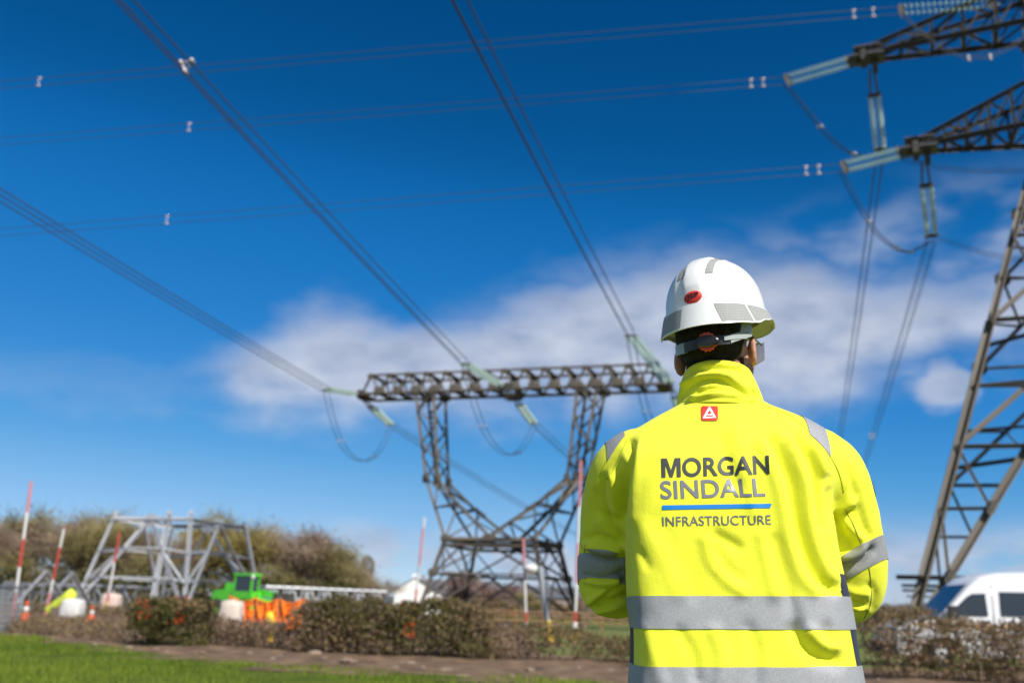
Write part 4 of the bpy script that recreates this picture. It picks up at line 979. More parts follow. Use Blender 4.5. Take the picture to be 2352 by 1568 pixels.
def fabric(name, col, col2, weave=900.0, bump=.12, rough=.8):
    m = mat(name, col, rough, col2=col2, vscale=9.0, detail=5, sheen=.15, spec=.25); nt = m.node_tree; b = nt.nodes['Principled BSDF']
    tc = nt.nodes.new('ShaderNodeTexCoord'); h = None
    for ax, sc in ((0, (1, 1, .05)), (1, (.05, 1, 1))):
        mp = nt.nodes.new('ShaderNodeMapping'); mp.inputs['Scale'].default_value = sc; nt.links.new(tc.outputs['Object'], mp.inputs[0])
        n = nt.nodes.new('ShaderNodeTexNoise'); n.inputs['Scale'].default_value = weave; n.inputs['Detail'].default_value = 1; nt.links.new(mp.outputs[0], n.inputs['Vector'])
        if h is None: h = n.outputs['Fac']
        else:
            a = nt.nodes.new('ShaderNodeMath'); a.operation = 'ADD'; nt.links.new(h, a.inputs[0]); nt.links.new(n.outputs['Fac'], a.inputs[1]); h = a.outputs[0]
    n = nt.nodes.new('ShaderNodeTexNoise'); n.inputs['Scale'].default_value = 55; n.inputs['Detail'].default_value = 4; nt.links.new(tc.outputs['Object'], n.inputs['Vector'])
    a = nt.nodes.new('ShaderNodeMath'); a.operation = 'MULTIPLY_ADD'; nt.links.new(n.outputs['Fac'], a.inputs[0]); a.inputs[1].default_value = 2.2; nt.links.new(h, a.inputs[2])
    bp = nt.nodes.new('ShaderNodeBump'); bp.inputs['Strength'].default_value = bump; bp.inputs['Distance'].default_value = .002
    nt.links.new(a.outputs[0], bp.inputs['Height']); nt.links.new(bp.outputs[0], b.inputs['Normal'])
    return m
M['hivis'] = fabric('fluorescent_yellow_fabric', (.85, .85, .046), (.79, .80, .036), bump=.26)
M['navy'] = fabric('navy_fabric', (.012, .016, .035), (.018, .022, .045))
M['reflective'] = mat('silver_retroreflective_tape', (.35, .355, .37), .5, .1, col2=(.29, .295, .31), vscale=220, bump=.25, bscale=1600, spec=.4)
M['seam'] = mat('stitched_seam', (.40, .50, .01), .9)
M['dark_pipe'] = mat('dark_piping', (.16, .17, .03), .8)
M['print_dark'] = mat('charcoal_print', (.030, .034, .032), .55)
M['print_grey'] = mat('grey_reflective_print', (.20, .205, .24), .4, .1, var=.15, vscale=60)
M['print_grey2'] = mat('mid_grey_print', (.15, .155, .17), .5, var=.15, vscale=60)
M['print_blue'] = mat('blue_print', (.0, .20, .62), .45)
M['badge_red'] = mat('red_badge', (.62, .03, .02), .6, bump=.2, bscale=900)
M['badge_white'] = mat('white_badge_mark', (.85, .83, .82), .6)
M['skin'] = mat('skin', (.52, .27, .17), .5, col2=(.44, .20, .12), vscale=35, bump=.15, bscale=300)
M['skin'].node_tree.nodes['Principled BSDF'].inputs['Subsurface Weight'].default_value = .25
M['skin'].node_tree.nodes['Principled BSDF'].inputs['Subsurface Radius'].default_value = (.012, .004, .002)
M['hair'] = mat('dark_brown_hair', (.030, .019, .011), .65, col2=(.012, .008, .005), vscale=120, bump=.6, bscale=500)
M['beard'] = mat('brown_beard', (.085, .042, .020), .7, col2=(.04, .02, .01), vscale=160, bump=.6, bscale=500)
M['shell'] = mat('white_hard_plastic', (.80, .80, .78), .28, spec=.5, coat=.25, var=.06, vscale=22)
M['cradle_grey'] = mat('grey_plastic_strap', (.33, .36, .34), .4)
M['cradle_black'] = mat('black_plastic', (.012, .013, .013), .35)
M['knob_red'] = mat('orange_red_plastic', (.75, .07, .015), .4)
M['trouser'] = fabric('navy_trouser_fabric', (.014, .018, .038), (.02, .025, .05))
M['boot'] = mat('black_leather', (.02, .018, .016), .5, bump=.3, bscale=80)
def hexmat():
    m = bpy.data.materials.new('grey_hexagon_reflective_sheet'); m.use_nodes = True; nt = m.node_tree; b = nt.nodes['Principled BSDF']
    b.inputs['Roughness'].default_value = .65; b.inputs['Metallic'].default_value = 0; b.inputs['Specular IOR Level'].default_value = .2
    uv = nt.nodes.new('ShaderNodeUVMap'); 
    v = nt.nodes.new('ShaderNodeTexBrick'); v.offset = .5; v.inputs['Scale'].default_value = 1.0; v.inputs['Mortar Size'].default_value = .10; v.inputs['Mortar Smooth'].default_value = .6
    v.inputs['Brick Width'].default_value = 1.0; v.inputs['Row Height'].default_value = .87
    v.inputs['Color1'].default_value = (.225, .23, .225, 1); v.inputs['Color2'].default_value = (.255, .26, .25, 1); v.inputs['Mortar'].default_value = (.52, .52, .49, 1)
    nt.links.new(uv.outputs[0], v.inputs['Vector']); r = v
    nt.links.new(r.outputs[0], b.inputs['Base Color']); return m
M['hex'] = hexmat()
def lensmat():
    m = mat('clear_grey_lens', (.55, .60, .72), .08, spec=.6); m.node_tree.nodes['Principled BSDF'].inputs['Alpha'].default_value = .42; return m
M['lens'] = lensmat()

YP = 2.15
YAW = math.radians(2)
PA = Vector((math.cos(YAW), -math.sin(YAW), 0)); PB = Vector((math.sin(YAW), math.cos(YAW), 0))   # across / forward
PO = at(1690, 1300, YP); PO.z = 0
def atp(u, v, Y=2.15):
    d = ray(u, v); return CAM + d * ((Y - 2.15 - (CAM - PO).dot(PB)) / d.dot(PB))
def ploc(p): q = Vector(p) - PO; return q.dot(PA), q.dot(PB)
_Rn, _Un, _fn, _Cn = (np.array(x) for x in (_R, _U, _f, CAM))
def project(P):
    d = P - _Cn; k = d @ _fn
    return PW / 2 + FPX * (d @ _Rn) / k, PH / 2 - FPX * (d @ _Un) / k

def loft_rings(rings, cap=True):
    n = len(rings[0]); V = [p for r in rings for p in r]; Fc = []
    for i in range(len(rings) - 1):
        for k in range(n):
            k2 = (k + 1) % n; Fc.append((i * n + k, i * n + k2, (i + 1) * n + k2, (i + 1) * n + k))
    if cap: Fc.append(tuple(range(n - 1, -1, -1))); Fc.append(tuple(range((len(rings) - 1) * n, len(rings) * n)))
    return V, Fc
def spline(pts, per=6):
    pts = [np.array(p, float) for p in pts]; out = []
    for i in range(len(pts) - 1):
        P0, P1, P2, P3 = pts[max(i - 1, 0)], pts[i], pts[i + 1], pts[min(i + 2, len(pts) - 1)]
        for k in range(per):
            x = k / per; out.append(.5 * (2 * P1 + (P2 - P0) * x + (2 * P0 - 5 * P1 + 4 * P2 - P3) * x * x + (3 * P1 - P0 - 3 * P2 + P3) * x ** 3))
    out.append(pts[-1]); return out
def ellipsoid(c, r, nu=20, nv=14, Mx=None):
    V = []; Fc = []
    for j in range(1, nv):
        t = math.pi * j / nv
        for i in range(nu):
            p = 2 * math.pi * i / nu; V.append(Vector((c[0] + r[0] * math.sin(t) * math.cos(p), c[1] + r[1] * math.sin(t) * math.sin(p), c[2] + r[2] * math.cos(t))))
    V.append(Vector((c[0], c[1], c[2] + r[2]))); V.append(Vector((c[0], c[1], c[2] - r[2]))); a, b = len(V) - 2, len(V) - 1
    for j in range(nv - 2):
        for i in range(nu):
            i2 = (i + 1) % nu; Fc.append((j * nu + i, (j + 1) * nu + i, (j + 1) * nu + i2, j * nu + i2))
    for i in range(nu): Fc.append((a, i, (i + 1) % nu)); Fc.append((b, (nv - 2) * nu + (i + 1) % nu, (nv - 2) * nu + i))
    if Mx is not None: V = [Mx @ v for v in V]
    return V, Fc
def voxel(mb, size):
    me = bpy.data.meshes.new('tmp'); me.from_pydata([tuple(v) for v in mb.V], [], mb.F)
    bm = bmesh.new(); bm.from_mesh(me); bmesh.ops.recalc_face_normals(bm, faces=bm.faces); bm.to_mesh(me); bm.free()
    o = bpy.data.objects.new('tmp', me); COL.objects.link(o)
    md = o.modifiers.new('r', 'REMESH'); md.mode = 'VOXEL'; md.voxel_size = size; md.adaptivity = 0
    dg = bpy.context.evaluated_depsgraph_get(); ev = o.evaluated_get(dg); m2 = bpy.data.meshes.new_from_object(ev, depsgraph=dg)
    bpy.data.objects.remove(o); bpy.data.meshes.remove(me); return m2
def get_co(me):
    a = np.empty(len(me.vertices) * 3); me.vertices.foreach_get('co', a); return a.reshape(-1, 3)
def set_co(me, a): me.vertices.foreach_set('co', a.ravel()); me.update()
def get_no(me):
    a = np.empty(len(me.vertices) * 3); me.vertices.foreach_get('normal', a); return a.reshape(-1, 3)
def edges(me):
    e = np.empty(len(me.edges) * 2, dtype=np.int64); me.edges.foreach_get('vertices', e); return e.reshape(-1, 2)
def relax(me, it, f=.5):
    P = get_co(me); e = edges(me); n = len(P); deg = np.bincount(e.ravel(), minlength=n).astype(float)[:, None]
    for _ in range(it):
        S = np.zeros_like(P)
        for k in range(3): S[:, k] = np.bincount(e[:, 0], P[e[:, 1], k], n) + np.bincount(e[:, 1], P[e[:, 0], k], n)
        P = P + f * (S / np.maximum(deg, 1) - P)
    set_co(me, P)
def smooth_all(me): me.polygons.foreach_set('use_smooth', [True] * len(me.polygons)); me.update()

# ---- jacket: torso and sleeves grown together, then folded
def ring(uL, uR, v, yc, hd, ex=2.5, n=96, zoff=0, exl=0):
    a, b = atp(uL, v, yc), atp(uR, v, yc); c0 = (a + b) / 2; hw_ = (b - a).length / 2; R_ = []
    for k in range(n):
        t = 2 * math.pi * k / n; c, s = math.cos(t), math.sin(t)
        ex_ = ex if not (c < 0 and s < 0) else ex + exl
        x = hw_ * math.copysign(abs(c) ** (2 / ex_), c); y = hd * math.copysign(abs(s) ** (2 / ex_), s)
        z = a.z + (b.z - a.z) * (.5 + .5 * x / hw_)
        q = c0 + PA * x + PB * y; R_.append(Vector((q.x, q.y, z + zoff)))
    return R_
TORSO = [(1655, 1446, 1982, .170, 3.1), (1568, 1448, 1968, .166, 3.1), (1500, 1452, 1956, .162, 3.1), (1440, 1450, 1948, .158, 3.1), (1370, 1441, 1936, .154, 3.1), (1290, 1438, 1918, .150, 3.1),
         (1200, 1438, 1905, .148, 3.0), (1120, 1432, 1904, .144, 3.0), (1060, 1418, 1922, .134, 2.9), (1015, 1428, 1915, .118, 2.2), (982, 1466, 1880, .104, 2.1), (955, 1510, 1826, .092, 2.0), (935, 1548, 1768, .082, 2.0), (915, 1565, 1742, .074, 2.0)]
def arm_path(pts): return spline([(*atp(u, v, y), r) for (u, v, y, r) in pts], 7)
ARM_L = arm_path([(1490, 1048, 2.15, .072), (1438, 1082, 2.175, .076), (1408, 1150, 2.215, .069), (1393, 1230, 2.25, .062), (1386, 1300, 2.275, .060), (1390, 1352, 2.29, .058), (1428, 1362, 2.34, .054), (1500, 1345, 2.40, .050), (1585, 1325, 2.44, .045)])
ARM_R = arm_path([(1852, 1048, 2.15, .074), (1900, 1082, 2.16, .078), (1933, 1150, 2.18, .072), (1957, 1232, 2.205, .066), (1968, 1305, 2.225, .065), (1962, 1362, 2.245, .060), (1925, 1375, 2.30, .054), (1850, 1355, 2.37, .050), (1765, 1330, 2.42, .044)])
def tube_rings(path, n=28):
    R_ = []; up = Vector((0, -1, 0))
    for i, p in enumerate(path):
        c = Vector(p[:3]); t = Vector(path[min(i + 1, len(path) - 1)][:3]) - Vector(path[max(i - 1, 0)][:3]); t.normalize()
        a = t.cross(up).normalized(); b = a.cross(t).normalized(); up = b
        R_.append([c + (a * math.cos(2 * math.pi * k / n) + b * math.sin(2 * math.pi * k / n)) * p[3] for k in range(n)])
    return R_
jb = MB()
tr = []
for i in range(len(TORSO)):
    v, l, r, hd, ex = TORSO[i]; tr.append((v, l, r, hd, ex))
fine = spline(tr, 4)
jb.add(*loft_rings([ring(f[1], f[2], f[0], YP, f[3], f[4], exl=4.5 * max(0, min(1, (f[0] - 1040) / 140))) for f in fine]))
jb.add(*loft_rings(tube_rings(ARM_L))); jb.add(*loft_rings(tube_rings(ARM_R)))
jme = voxel(jb, .0058); relax(jme, 14, .5)
P = get_co(jme)
def seg_dist(P2, poly):
    best = np.full(len(P2), 1e9)
    for (a, b) in zip(poly, poly[1:]):
        a = np.array(a, float); b = np.array(b, float); ab = b - a; t = np.clip(((P2 - a) @ ab) / (ab @ ab), 0, 1)
        best = np.minimum(best, np.linalg.norm(P2 - a - t[:, None] * ab, axis=1))
    return best
def arm_side(P, path):
    """0..1 how much a vertex belongs to a sleeve"""
    A = np.array(path); best = np.full(len(P), 9.0)
    for i in range(9, len(A)): best = np.minimum(best, np.linalg.norm(P - A[i, :3], axis=1) / A[i, 3])
    return best < 1.30
inL = arm_side(P, ARM_L); inR = arm_side(P, ARM_R); inT = ~(inL | inR)
# (region, depth in metres, width in picture units, polyline)
FOLDS = [
 ('T', -.017, 13, [(1776, 1012), (1798, 1067), (1816, 1111), (1828, 1170), (1837, 1219), (1851, 1263), (1866, 1300), (1886, 1332), (1912, 1350)]),
 ('T', .009, 14, [(1752, 1020), (1772, 1070), (1790, 1130), (1802, 1190), (1818, 1262), (1838, 1318), (1866, 1352)]),
 ('T', .011, 12, [(1812, 1015), (1836, 1070), (1852, 1130), (1858, 1190), (1872, 1250), (1892, 1300), (1915, 1330)]),
 ('T', -.016, 11, [(1834, 1011), (1857, 1046), (1874, 1086), (1881, 1130), (1886, 1160), (1896, 1200)]),
 ('T', .010, 9, [(1870, 1030), (1890, 1075), (1902, 1115)]),
 ('A', -.014, 9, [(1899, 1098), (1908, 1138), (1908, 1178), (1902, 1210)]),
 ('T', -.008, 15, [(1776, 1240), (1795, 1304), (1812, 1362), (1830, 1435)]),
 ('T', .006, 16, [(1750, 1230), (1765, 1300), (1780, 1362)]),
 ('T', -.011, 11, [(1645, 1228), (1668, 1240), (1694, 1256)]),
 ('T', .008, 14, [(1620, 1238), (1634, 1290), (1672, 1332), (1705, 1356)]),
 ('T', -.006, 15, [(1648, 1262), (1662, 1300), (1700, 1330)]),
 ('T', .0035, 20, [(1462, 1195), (1500, 1245), (1530, 1290), (1560, 1360)]),
 ('T', -.0025, 20, [(1508, 1190), (1545, 1250), (1575, 1310), (1600, 1362)]),
 ('T', -.005, 9, [(1470, 1268), (1488, 1300)]),
 ('T', -.006, 15, [(1655, 1010), (1668, 1060), (1690, 1110)]),
 ('T', .005, 15, [(1690, 985), (1700, 1040), (1720, 1110), (1735, 1180)]),
 ('A', -.016, 9, [(1449, 1020), (1445, 1055), (1437, 1088), (1433, 1129), (1431, 1174)]),
 ('T', .006, 11, [(1467, 1030), (1462, 1080), (1455, 1130), (1450, 1190)]),
 ('T', -.017, 16, [(1826, 1446), (1846, 1480), (1876, 1506), (1916, 1516)]),
 ('T', .012, 13, [(1860, 1450), (1890, 1480), (1920, 1486)]),
 ('T', -.006, 13, [(1560, 1450), (1590, 1500), (1600, 1560)]),
 ('T', .006, 16, [(1640, 1450), (1660, 1510), (1650, 1568)]),
 ('T', .005, 16, [(1480, 1440), (1500, 1500), (1520, 1568)]),
 ('T', -.005, 14, [(1720, 1440), (1740, 1500), (1735, 1568)]),
 ('T', -.006, 12, [(1900, 1440), (1905, 1470)]),
 # left sleeve
 ('L', 0.0135, 11, [(1406, 1095), (1410, 1140), (1416, 1176)]), ('L', -0.0121, 8, [(1388, 1098), (1384, 1140), (1396, 1178), (1416, 1194)]),
 ('L', -0.0095, 6, [(1366, 1130), (1372, 1170), (1392, 1184)]), ('L', -0.0108, 7, [(1346, 1238), (1372, 1230), (1398, 1236)]),
 ('L', 0.0135, 10, [(1348, 1252), (1375, 1262), (1410, 1262), (1436, 1248)]), ('L', -0.0135, 7, [(1338, 1262), (1372, 1280), (1405, 1284), (1440, 1272)]),
 ('L', -0.0108, 7, [(1400, 1190), (1418, 1220), (1436, 1245)]), ('L', 0.0081, 8, [(1376, 1196), (1390, 1216), (1412, 1232)]),
 ('L', -0.0108, 6, [(1346, 1322), (1372, 1328), (1398, 1324), (1428, 1312)]), ('L', 0.0108, 8, [(1350, 1334), (1380, 1340), (1412, 1332)]),
 ('L', -0.0108, 6, [(1344, 1344), (1368, 1352), (1396, 1350)]), ('L', -0.0162, 8, [(1376, 1382), (1402, 1358), (1434, 1332)]), ('L', 0.0135, 8, [(1356, 1380), (1386, 1362), (1416, 1338)]),
 ('L', -0.0149, 7, [(1352, 1400), (1402, 1384), (1440, 1362)]), ('L', 0.0108, 7, [(1372, 1402), (1410, 1394), (1440, 1378)]),
 # right sleeve
 ('R', 0.0162, 10, [(1958, 1150), (1948, 1164), (1936, 1176)]), ('R', -0.0175, 9, [(1954, 1172), (1930, 1186), (1912, 1208)]),
 ('R', 0.0162, 12, [(1898, 1262), (1926, 1274), (1960, 1276), (1980, 1256)]), ('R', -0.0162, 8, [(1890, 1268), (1912, 1290), (1945, 1298), (1976, 1288), (2000, 1260)]),
 ('R', -0.0121, 9, [(1925, 1205), (1938, 1232), (1962, 1250)]), ('R', 0.0095, 10, [(1942, 1200), (1962, 1222), (1980, 1236)]),
 ('R', -0.0068, 9, [(1948, 1080), (1962, 1130), (1976, 1180), (1990, 1226)]), ('R', -0.0135, 7, [(1940, 1372), (1962, 1384), (1984, 1388)]),
 ('R', 0.0108, 8, [(1944, 1384), (1966, 1398), (1984, 1400)]), ('R', -0.0121, 7, [(1950, 1402), (1972, 1408), (1986, 1406)]),
 ('R', 0.0081, 9, [(1930, 1345), (1960, 1360), (1992, 1362)]), ('R', -0.0081, 8, [(2000, 1345), (2012, 1370), (2004, 1395)]),
]
def apply_folds(me, folds, sel, mult=1.0):
    P = get_co(me); N = get_no(me); u, v = project(P); UV = np.stack([u, v], 1)
    view = P - _Cn; view /= np.linalg.norm(view, axis=1)[:, None]
    face = np.clip((-(N * view).sum(1) + .25) / .55, 0, 1)
    D = np.zeros(len(P))
    for reg, dep, w, poly in folds:
        d = seg_dist(UV, [p for p in spline(poly, 4)] if len(poly) > 2 else poly); D += dep * mult * np.exp(-(d / w) ** 2) * sel[reg]
    set_co(me, P + N * (D * face)[:, None])
apply_folds(jme, FOLDS, {'T': inT * 1.0, 'L': inL * 1.0, 'R': inR * 1.0, 'A': np.ones(len(P))})
# soft crumple everywhere
P = get_co(jme); N = get_no(jme)
cr = np.array([mnoise.noise(Vector((p[0] * 16, p[1] * 16, p[2] * 10))) * .0026 + mnoise.noise(Vector((p[0] * 38 + 7, p[1] * 38, p[2] * 26))) * .0011 for p in P])
lv = np.where(inT & (N[:, 1] < 0), 0.28, 1.0)
set_co(jme, P + N * (cr * lv)[:, None]); relax(jme, 2, .4)
smooth_all(jme); jme.materials.append(M['hivis'])

foot = atp(1700, 1568, YP); foot.z = 0
# ---- body (one continuous mesh): head, neck, torso core, arms, hands, legs
HP = atp(1645, 812, 2.165)                                   # between the ears
HM = Matrix.Translation(HP) @ Matrix.Rotation(math.radians(-35), 4, 'Z') @ Matrix.Rotation(math.radians(2), 4, 'X') @ Matrix.Rotation(math.radians(-1.5), 4, 'Y')
bb = MB()
bb.add(*ellipsoid((0, -.012, .045), (.074, .094, .086), Mx=HM)); bb.add(*ellipsoid((0, .042, -.018), (.061, .056, .088), Mx=HM))
bb.add(*ellipsoid((0, .070, -.082), (.032, .026, .026), Mx=HM)); bb.add(*ellipsoid((0, .101, -.012), (.013, .020, .012), Mx=HM)); bb.add(*ellipsoid((0, .093, .012), (.010, .014, .026), Mx=HM))
bb.add(*ellipsoid((0, .086, -.048), (.024, .014, .008), Mx=HM)); bb.add(*ellipsoid((0, .085, -.058), (.021, .014, .008), Mx=HM)); bb.add(*ellipsoid((0, .074, .045), (.050, .022, .014), Mx=HM))
for s in (-1, 1):
    E_ = HM @ Matrix.Translation((s * .077, -.006, -.004)) @ Matrix.Rotation(s * math.radians(24), 4, 'Z') @ Matrix.Rotation(math.radians(-10), 4, 'X')
    mb = MB(); pts = [(0, .016 * math.sin(a) - .004, .031 * math.cos(a)) for a in np.linspace(-.35, math.pi * 1.25, 16)]
    mb.tube([E_ @ Vector((s * .012 + 0 * p[0], -p[1], p[2])) for p in pts], [.0068] * 14 + [.006, .005], 8); bb.add(mb.V, mb.F)
    bb.add(*ellipsoid((s * .006, .002, -.003), (.008, .014, .026), 12, 10, Mx=E_)); bb.add(*ellipsoid((s * .009, .004, -.029), (.006, .009, .010), 12, 8, Mx=E_))
    bb.add(*ellipsoid((s * .034, .080, .010), (.013, .010, .008), 12, 8, Mx=HM)); bb.add(*ellipsoid((s * .045, .060, -.022), (.020, .022, .022), 12, 8, Mx=HM))
nb_ = atp(1655, 945, YP)
neck = spline([(*(HM @ Vector((0, -.02, -.03))), .060), (*lerp(HM @ Vector((0, -.02, -.03)), nb_, .55), .058), (*nb_, .066), (nb_.x, nb_.y, nb_.z - .08, .07)], 4)
bb.add(*loft_rings(tube_rings(neck, 24)))
core = [(f[0], f[1] + 55, f[2] - 55, f[3] - .045, 2.2) for f in tr if f[0] < 1600 and f[0] > 960]
bb.add(*loft_rings([ring(c[1], c[2], c[0], YP, c[3], c[4]) for c in spline(core, 3)]))
for path, s in ((ARM_L, -1), (ARM_R, 1)):
    bb.add(*loft_rings(tube_rings([(p[0], p[1], p[2], p[3] * (.62 if i < 30 else .60)) for i, p in enumerate(path)], 18)))
    w = Vector(path[-1][:3]); d = (Vector(path[-1][:3]) - Vector(path[-4][:3])).normalized()
    fwd = d; side = Vector((0, 0, -1)); side = (side - fwd * side.dot(fwd)).normalized(); nrm = fwd.cross(side)
    fr = Matrix(((fwd.x, side.x, nrm.x, w.x), (fwd.y, side.y, nrm.y, w.y), (fwd.z, side.z, nrm.z, w.z), (0, 0, 0, 1)))
    bb.add(*ellipsoid((.01, 0, 0), (.05, .026, .022), 16, 10, Mx=fr)); bb.add(*ellipsoid((.062, 0, 0), (.052, .040, .016), 16, 12, Mx=fr))
    pn = -s
    for k, (yo, L) in enumerate(((-.030, .068), (-.010, .078), (.011, .073), (.031, .058))):
        a = Vector((.098, yo, 0)); mb = MB()
        mb.tube([fr @ a, fr @ (a + Vector((L * .42, yo * .12, pn * .010))), fr @ (a + Vector((L * .72, yo * .15, pn * .026))), fr @ (a + Vector((L * .86, yo * .15, pn * .044)))], [.0098, .0092, .0085, .0070], 10); bb.add(mb.V, mb.F)
    mb = MB(); mb.tube([fr @ Vector((.035, -.030, pn * .004)), fr @ Vector((.066, -.054, pn * .016)), fr @ Vector((.092, -.060, pn * .026))], [.013, .0105, .0085], 10); bb.add(mb.V, mb.F)
hipz = atp(1700, 1568, YP).z - .02; hx = foot.x + .005
LEGS = []
for s in (-1, 1):
    lp = spline([(hx + s * .095, YP, hipz, .088), (hx + s * .105, YP - .005, hipz - .20, .080), (hx + s * .118, YP + .005, .50, .058), (hx + s * .125, YP - .005, .32, .055), (hx + s * .13, YP, .09, .040)], 5); LEGS.append(lp)
    bb.add(*loft_rings(tube_rings(lp, 20))); bb.add(*ellipsoid((hx + s * .135, YP + .055, .045), (.040, .115, .035), 16, 10))
bb.add(*ellipsoid((hx, YP, hipz + .03), (.17, .12, .12), 20, 12))
bme = voxel(bb, .0042); relax(bme, 5, .5); smooth_all(bme); bme.materials.append(M['skin'])
person = inst('person', bme, None, Matrix.Identity(4))
# origin at the feet
P = get_co(bme); set_co(bme, P - np.array(foot)); person.matrix_basis = Matrix.Translation(foot); WM[person.name] = Matrix.Translation(foot)
tag(person, 'person seen from behind in yellow high-visibility jacket and white hard hat', 'person')

jacket = inst('jacket', jme, person)
JB = BVHTree.FromPolygons([Vector(p) for p in get_co(jme)], [tuple(p.vertices) for p in jme.polygons])
def on_jacket(u, v, off=.0015, tree=None):
    d = ray(u, v).normalized(); h = (tree or JB).ray_cast(CAM, d)
    if h[0] is None: return None
    n = h[1]; n = -n if n.dot(d) > 0 else n
    return h[0] + n * off
def strip_from(me, keep, planes, off, name, m, parent):
    """copy of part of a surface, trimmed by planes [(point, normal pointing outwards)], lifted by off"""
    bm = bmesh.new(); bm.from_mesh(me)
    bad = [f for f in bm.faces if not keep(f.calc_center_median())]; bmesh.ops.delete(bm, geom=bad, context='FACES')
    for p, n in planes:
        bmesh.ops.bisect_plane(bm, geom=bm.verts[:] + bm.edges[:] + bm.faces[:], plane_co=p, plane_no=n, clear_outer=True, dist=1e-6)
    bm.normal_update()
    for v in bm.verts: v.co += v.normal * off
    o = bpy.data.meshes.new(name); 
    for f in bm.faces: f.smooth = True
    bm.to_mesh(o); bm.free(); o.materials.clear(); o.materials.append(m)
    return inst(name, o, parent)
kT = {}
cT = atp(1690, 1400, YP)
def is_torso(c):
    for path in (ARM_L, ARM_R):
        for i in range(12, len(path), 2):
            p = path[i]
            if (Vector(p[:3]) - c).length < p[3] * 1.30: return False
    return True
def hplane(uv1, uv2, Y, up, dy=PB):
    a, b = atp(*uv1, Y), atp(*uv2, Y); n = (b - a).cross(Vector(dy)).normalized()
    if (n.z > 0) != up: n = -n
    return (a, n)
def band(vt, vb, name='reflective_band', off=.0020, Y=2.03):
    z1 = atp(1690, vt, Y).z; z0 = atp(1690, vb, Y).z
    return strip_from(jme, lambda c: z0 - .02 < c.z < z1 + .02 and is_torso(c), [hplane((1440, vt + 2), (1935, vt + 3), Y, True), hplane((1440, vb + 1), (1935, vb + 4), Y, False)], off, name, M['reflective'], jacket)
# navy side panels first (closer to the cloth), bands over them
zt = atp(1930, 1322, 2.14).z
for s, y0 in ((-1, 2.100), (1, 2.036)):
    strip_from(jme, lambda c: ploc(c)[0] * s > (.10 if s < 0 else .185) and y0 - 2.17 < ploc(c)[1] < .13 and c.z < zt + .02 and is_torso(c), [(PO + PB * (y0 - 2.15), -PB), (PO + PB * .10, PB), ((0, 0, zt if s > 0 else zt - .115), Vector((0, 0, 1)))], .0010, 'side_panel', M['navy'], jacket)
band(1366, 1441); band(1526, 1602)
def arm_band(t1, t2, b1, b2, path, dy):
    def keep(c):
        return any((Vector(p[:3]) - c).length < p[3] * 1.30 for p in path[12:44:2])
    strip_from(jme, keep, [hplane(t1, t2, 2.2, True, dy), hplane(b1, b2, 2.2, False, dy)], .0018, 'sleeve_band', M['reflective'], jacket)
arm_band((1330, 1256), (1437, 1276), (1330, 1312), (1437, 1326), ARM_L, (0, 1, -.25))
arm_band((1905, 1300), (2030, 1230), (1910, 1352), (2030, 1288), ARM_R, (0, 1, -.25))
# shoulder patches
def patch(poly, name, m, off=.0016, sub=14, front=.0, parent=None):
    """quad on the jacket given by four picture corners, draped on the cloth"""
    V = []; Fc = []; ok = True
    for j in range(sub + 1):
        for i in range(sub + 1):
            a, b = i / sub, j / sub
            u = (poly[0][0] * (1 - a) + poly[1][0] * a) * (1 - b) + (poly[3][0] * (1 - a) + poly[2][0] * a) * b
            v = (poly[0][1] * (1 - a) + poly[1][1] * a) * (1 - b) + (poly[3][1] * (1 - a) + poly[2][1] * a) * b
            V.append(on_jacket(u, v, off))
    for j in range(sub):
        for i in range(sub):
            q = (j * (sub + 1) + i, j * (sub + 1) + i + 1, (j + 1) * (sub + 1) + i + 1, (j + 1) * (sub + 1) + i)
            if all(V[k] is not None for k in q): Fc.append(q)
    mp = {}; V2 = []; F2 = []
    for q in Fc:
        r = []
        for k in q:
            if k not in mp: mp[k] = len(V2); V2.append(V[k])
            r.append(mp[k])
        F2.append(tuple(r))
    return obj(name, V2, F2, m, parent or jacket, True)
def shoulder(s):
    A, B, Cc, Dd = ((1843, 900), (1906, 900), (1893, 1030), (1846, 984)) if s > 0 else ((1398, 900), (1441, 900), (1438, 1000), (1398, 1050))
    n_l = (atp(*A, 2.1) - atp(*Dd, 2.1)).cross(Vector((0, 1, 0))).normalized(); n_l = n_l if n_l.x < 0 else -n_l
    n_r = (atp(*B, 2.1) - atp(*Cc, 2.1)).cross(Vector((0, 1, 0))).normalized(); n_r = n_r if n_r.x > 0 else -n_r
    p1, p2 = on_jacket(Dd[0] + 3, Dd[1] + 3) or atp(*Dd, 2.1), on_jacket(*Cc) or atp(*Cc, 2.1)
    n_b = (p2 - p1).cross(Vector((.0, .9, -.55))).normalized(); n_b = n_b if n_b.z < 0 else -n_b
    strip_from(jme, lambda c: (c - p1).length < .22 and c.z > 1.3, [(atp(*Dd, 2.1), n_l), (atp(*Cc, 2.1), n_r), (p1, n_b), (PO + PB * .08, PB)], .0016, 'shoulder_patch', M['reflective'], jacket)
shoulder(1); shoulder(-1)
def seam(poly, r, m, name='seam'):
    pts = [on_jacket(p[0], p[1], r * .45) for p in spline(poly, 6)]; pts = [p for p in pts if p is not None]
    if len(pts) > 2: MB().tube(pts, r, 5).obj(name, m, jacket, True)
seam([(1752, 930), (1800, 948), (1848, 982), (1895, 1032), (1925, 1082), (1938, 1130)], .0009, M['seam'])
seam([(1440, 1010), (1424, 1048), (1405, 1085), (1394, 1100)], .0009, M['seam'])
seam([(1400, 1046), (1386, 1072), (1376, 1095)], .0008, M['seam'])
seam([(1940, 1168), (1962, 1210), (1984, 1268), (1995, 1300), (2001, 1350), (1998, 1390), (1984, 1420)], .0009, M['dark_pipe'], 'sleeve_piping')
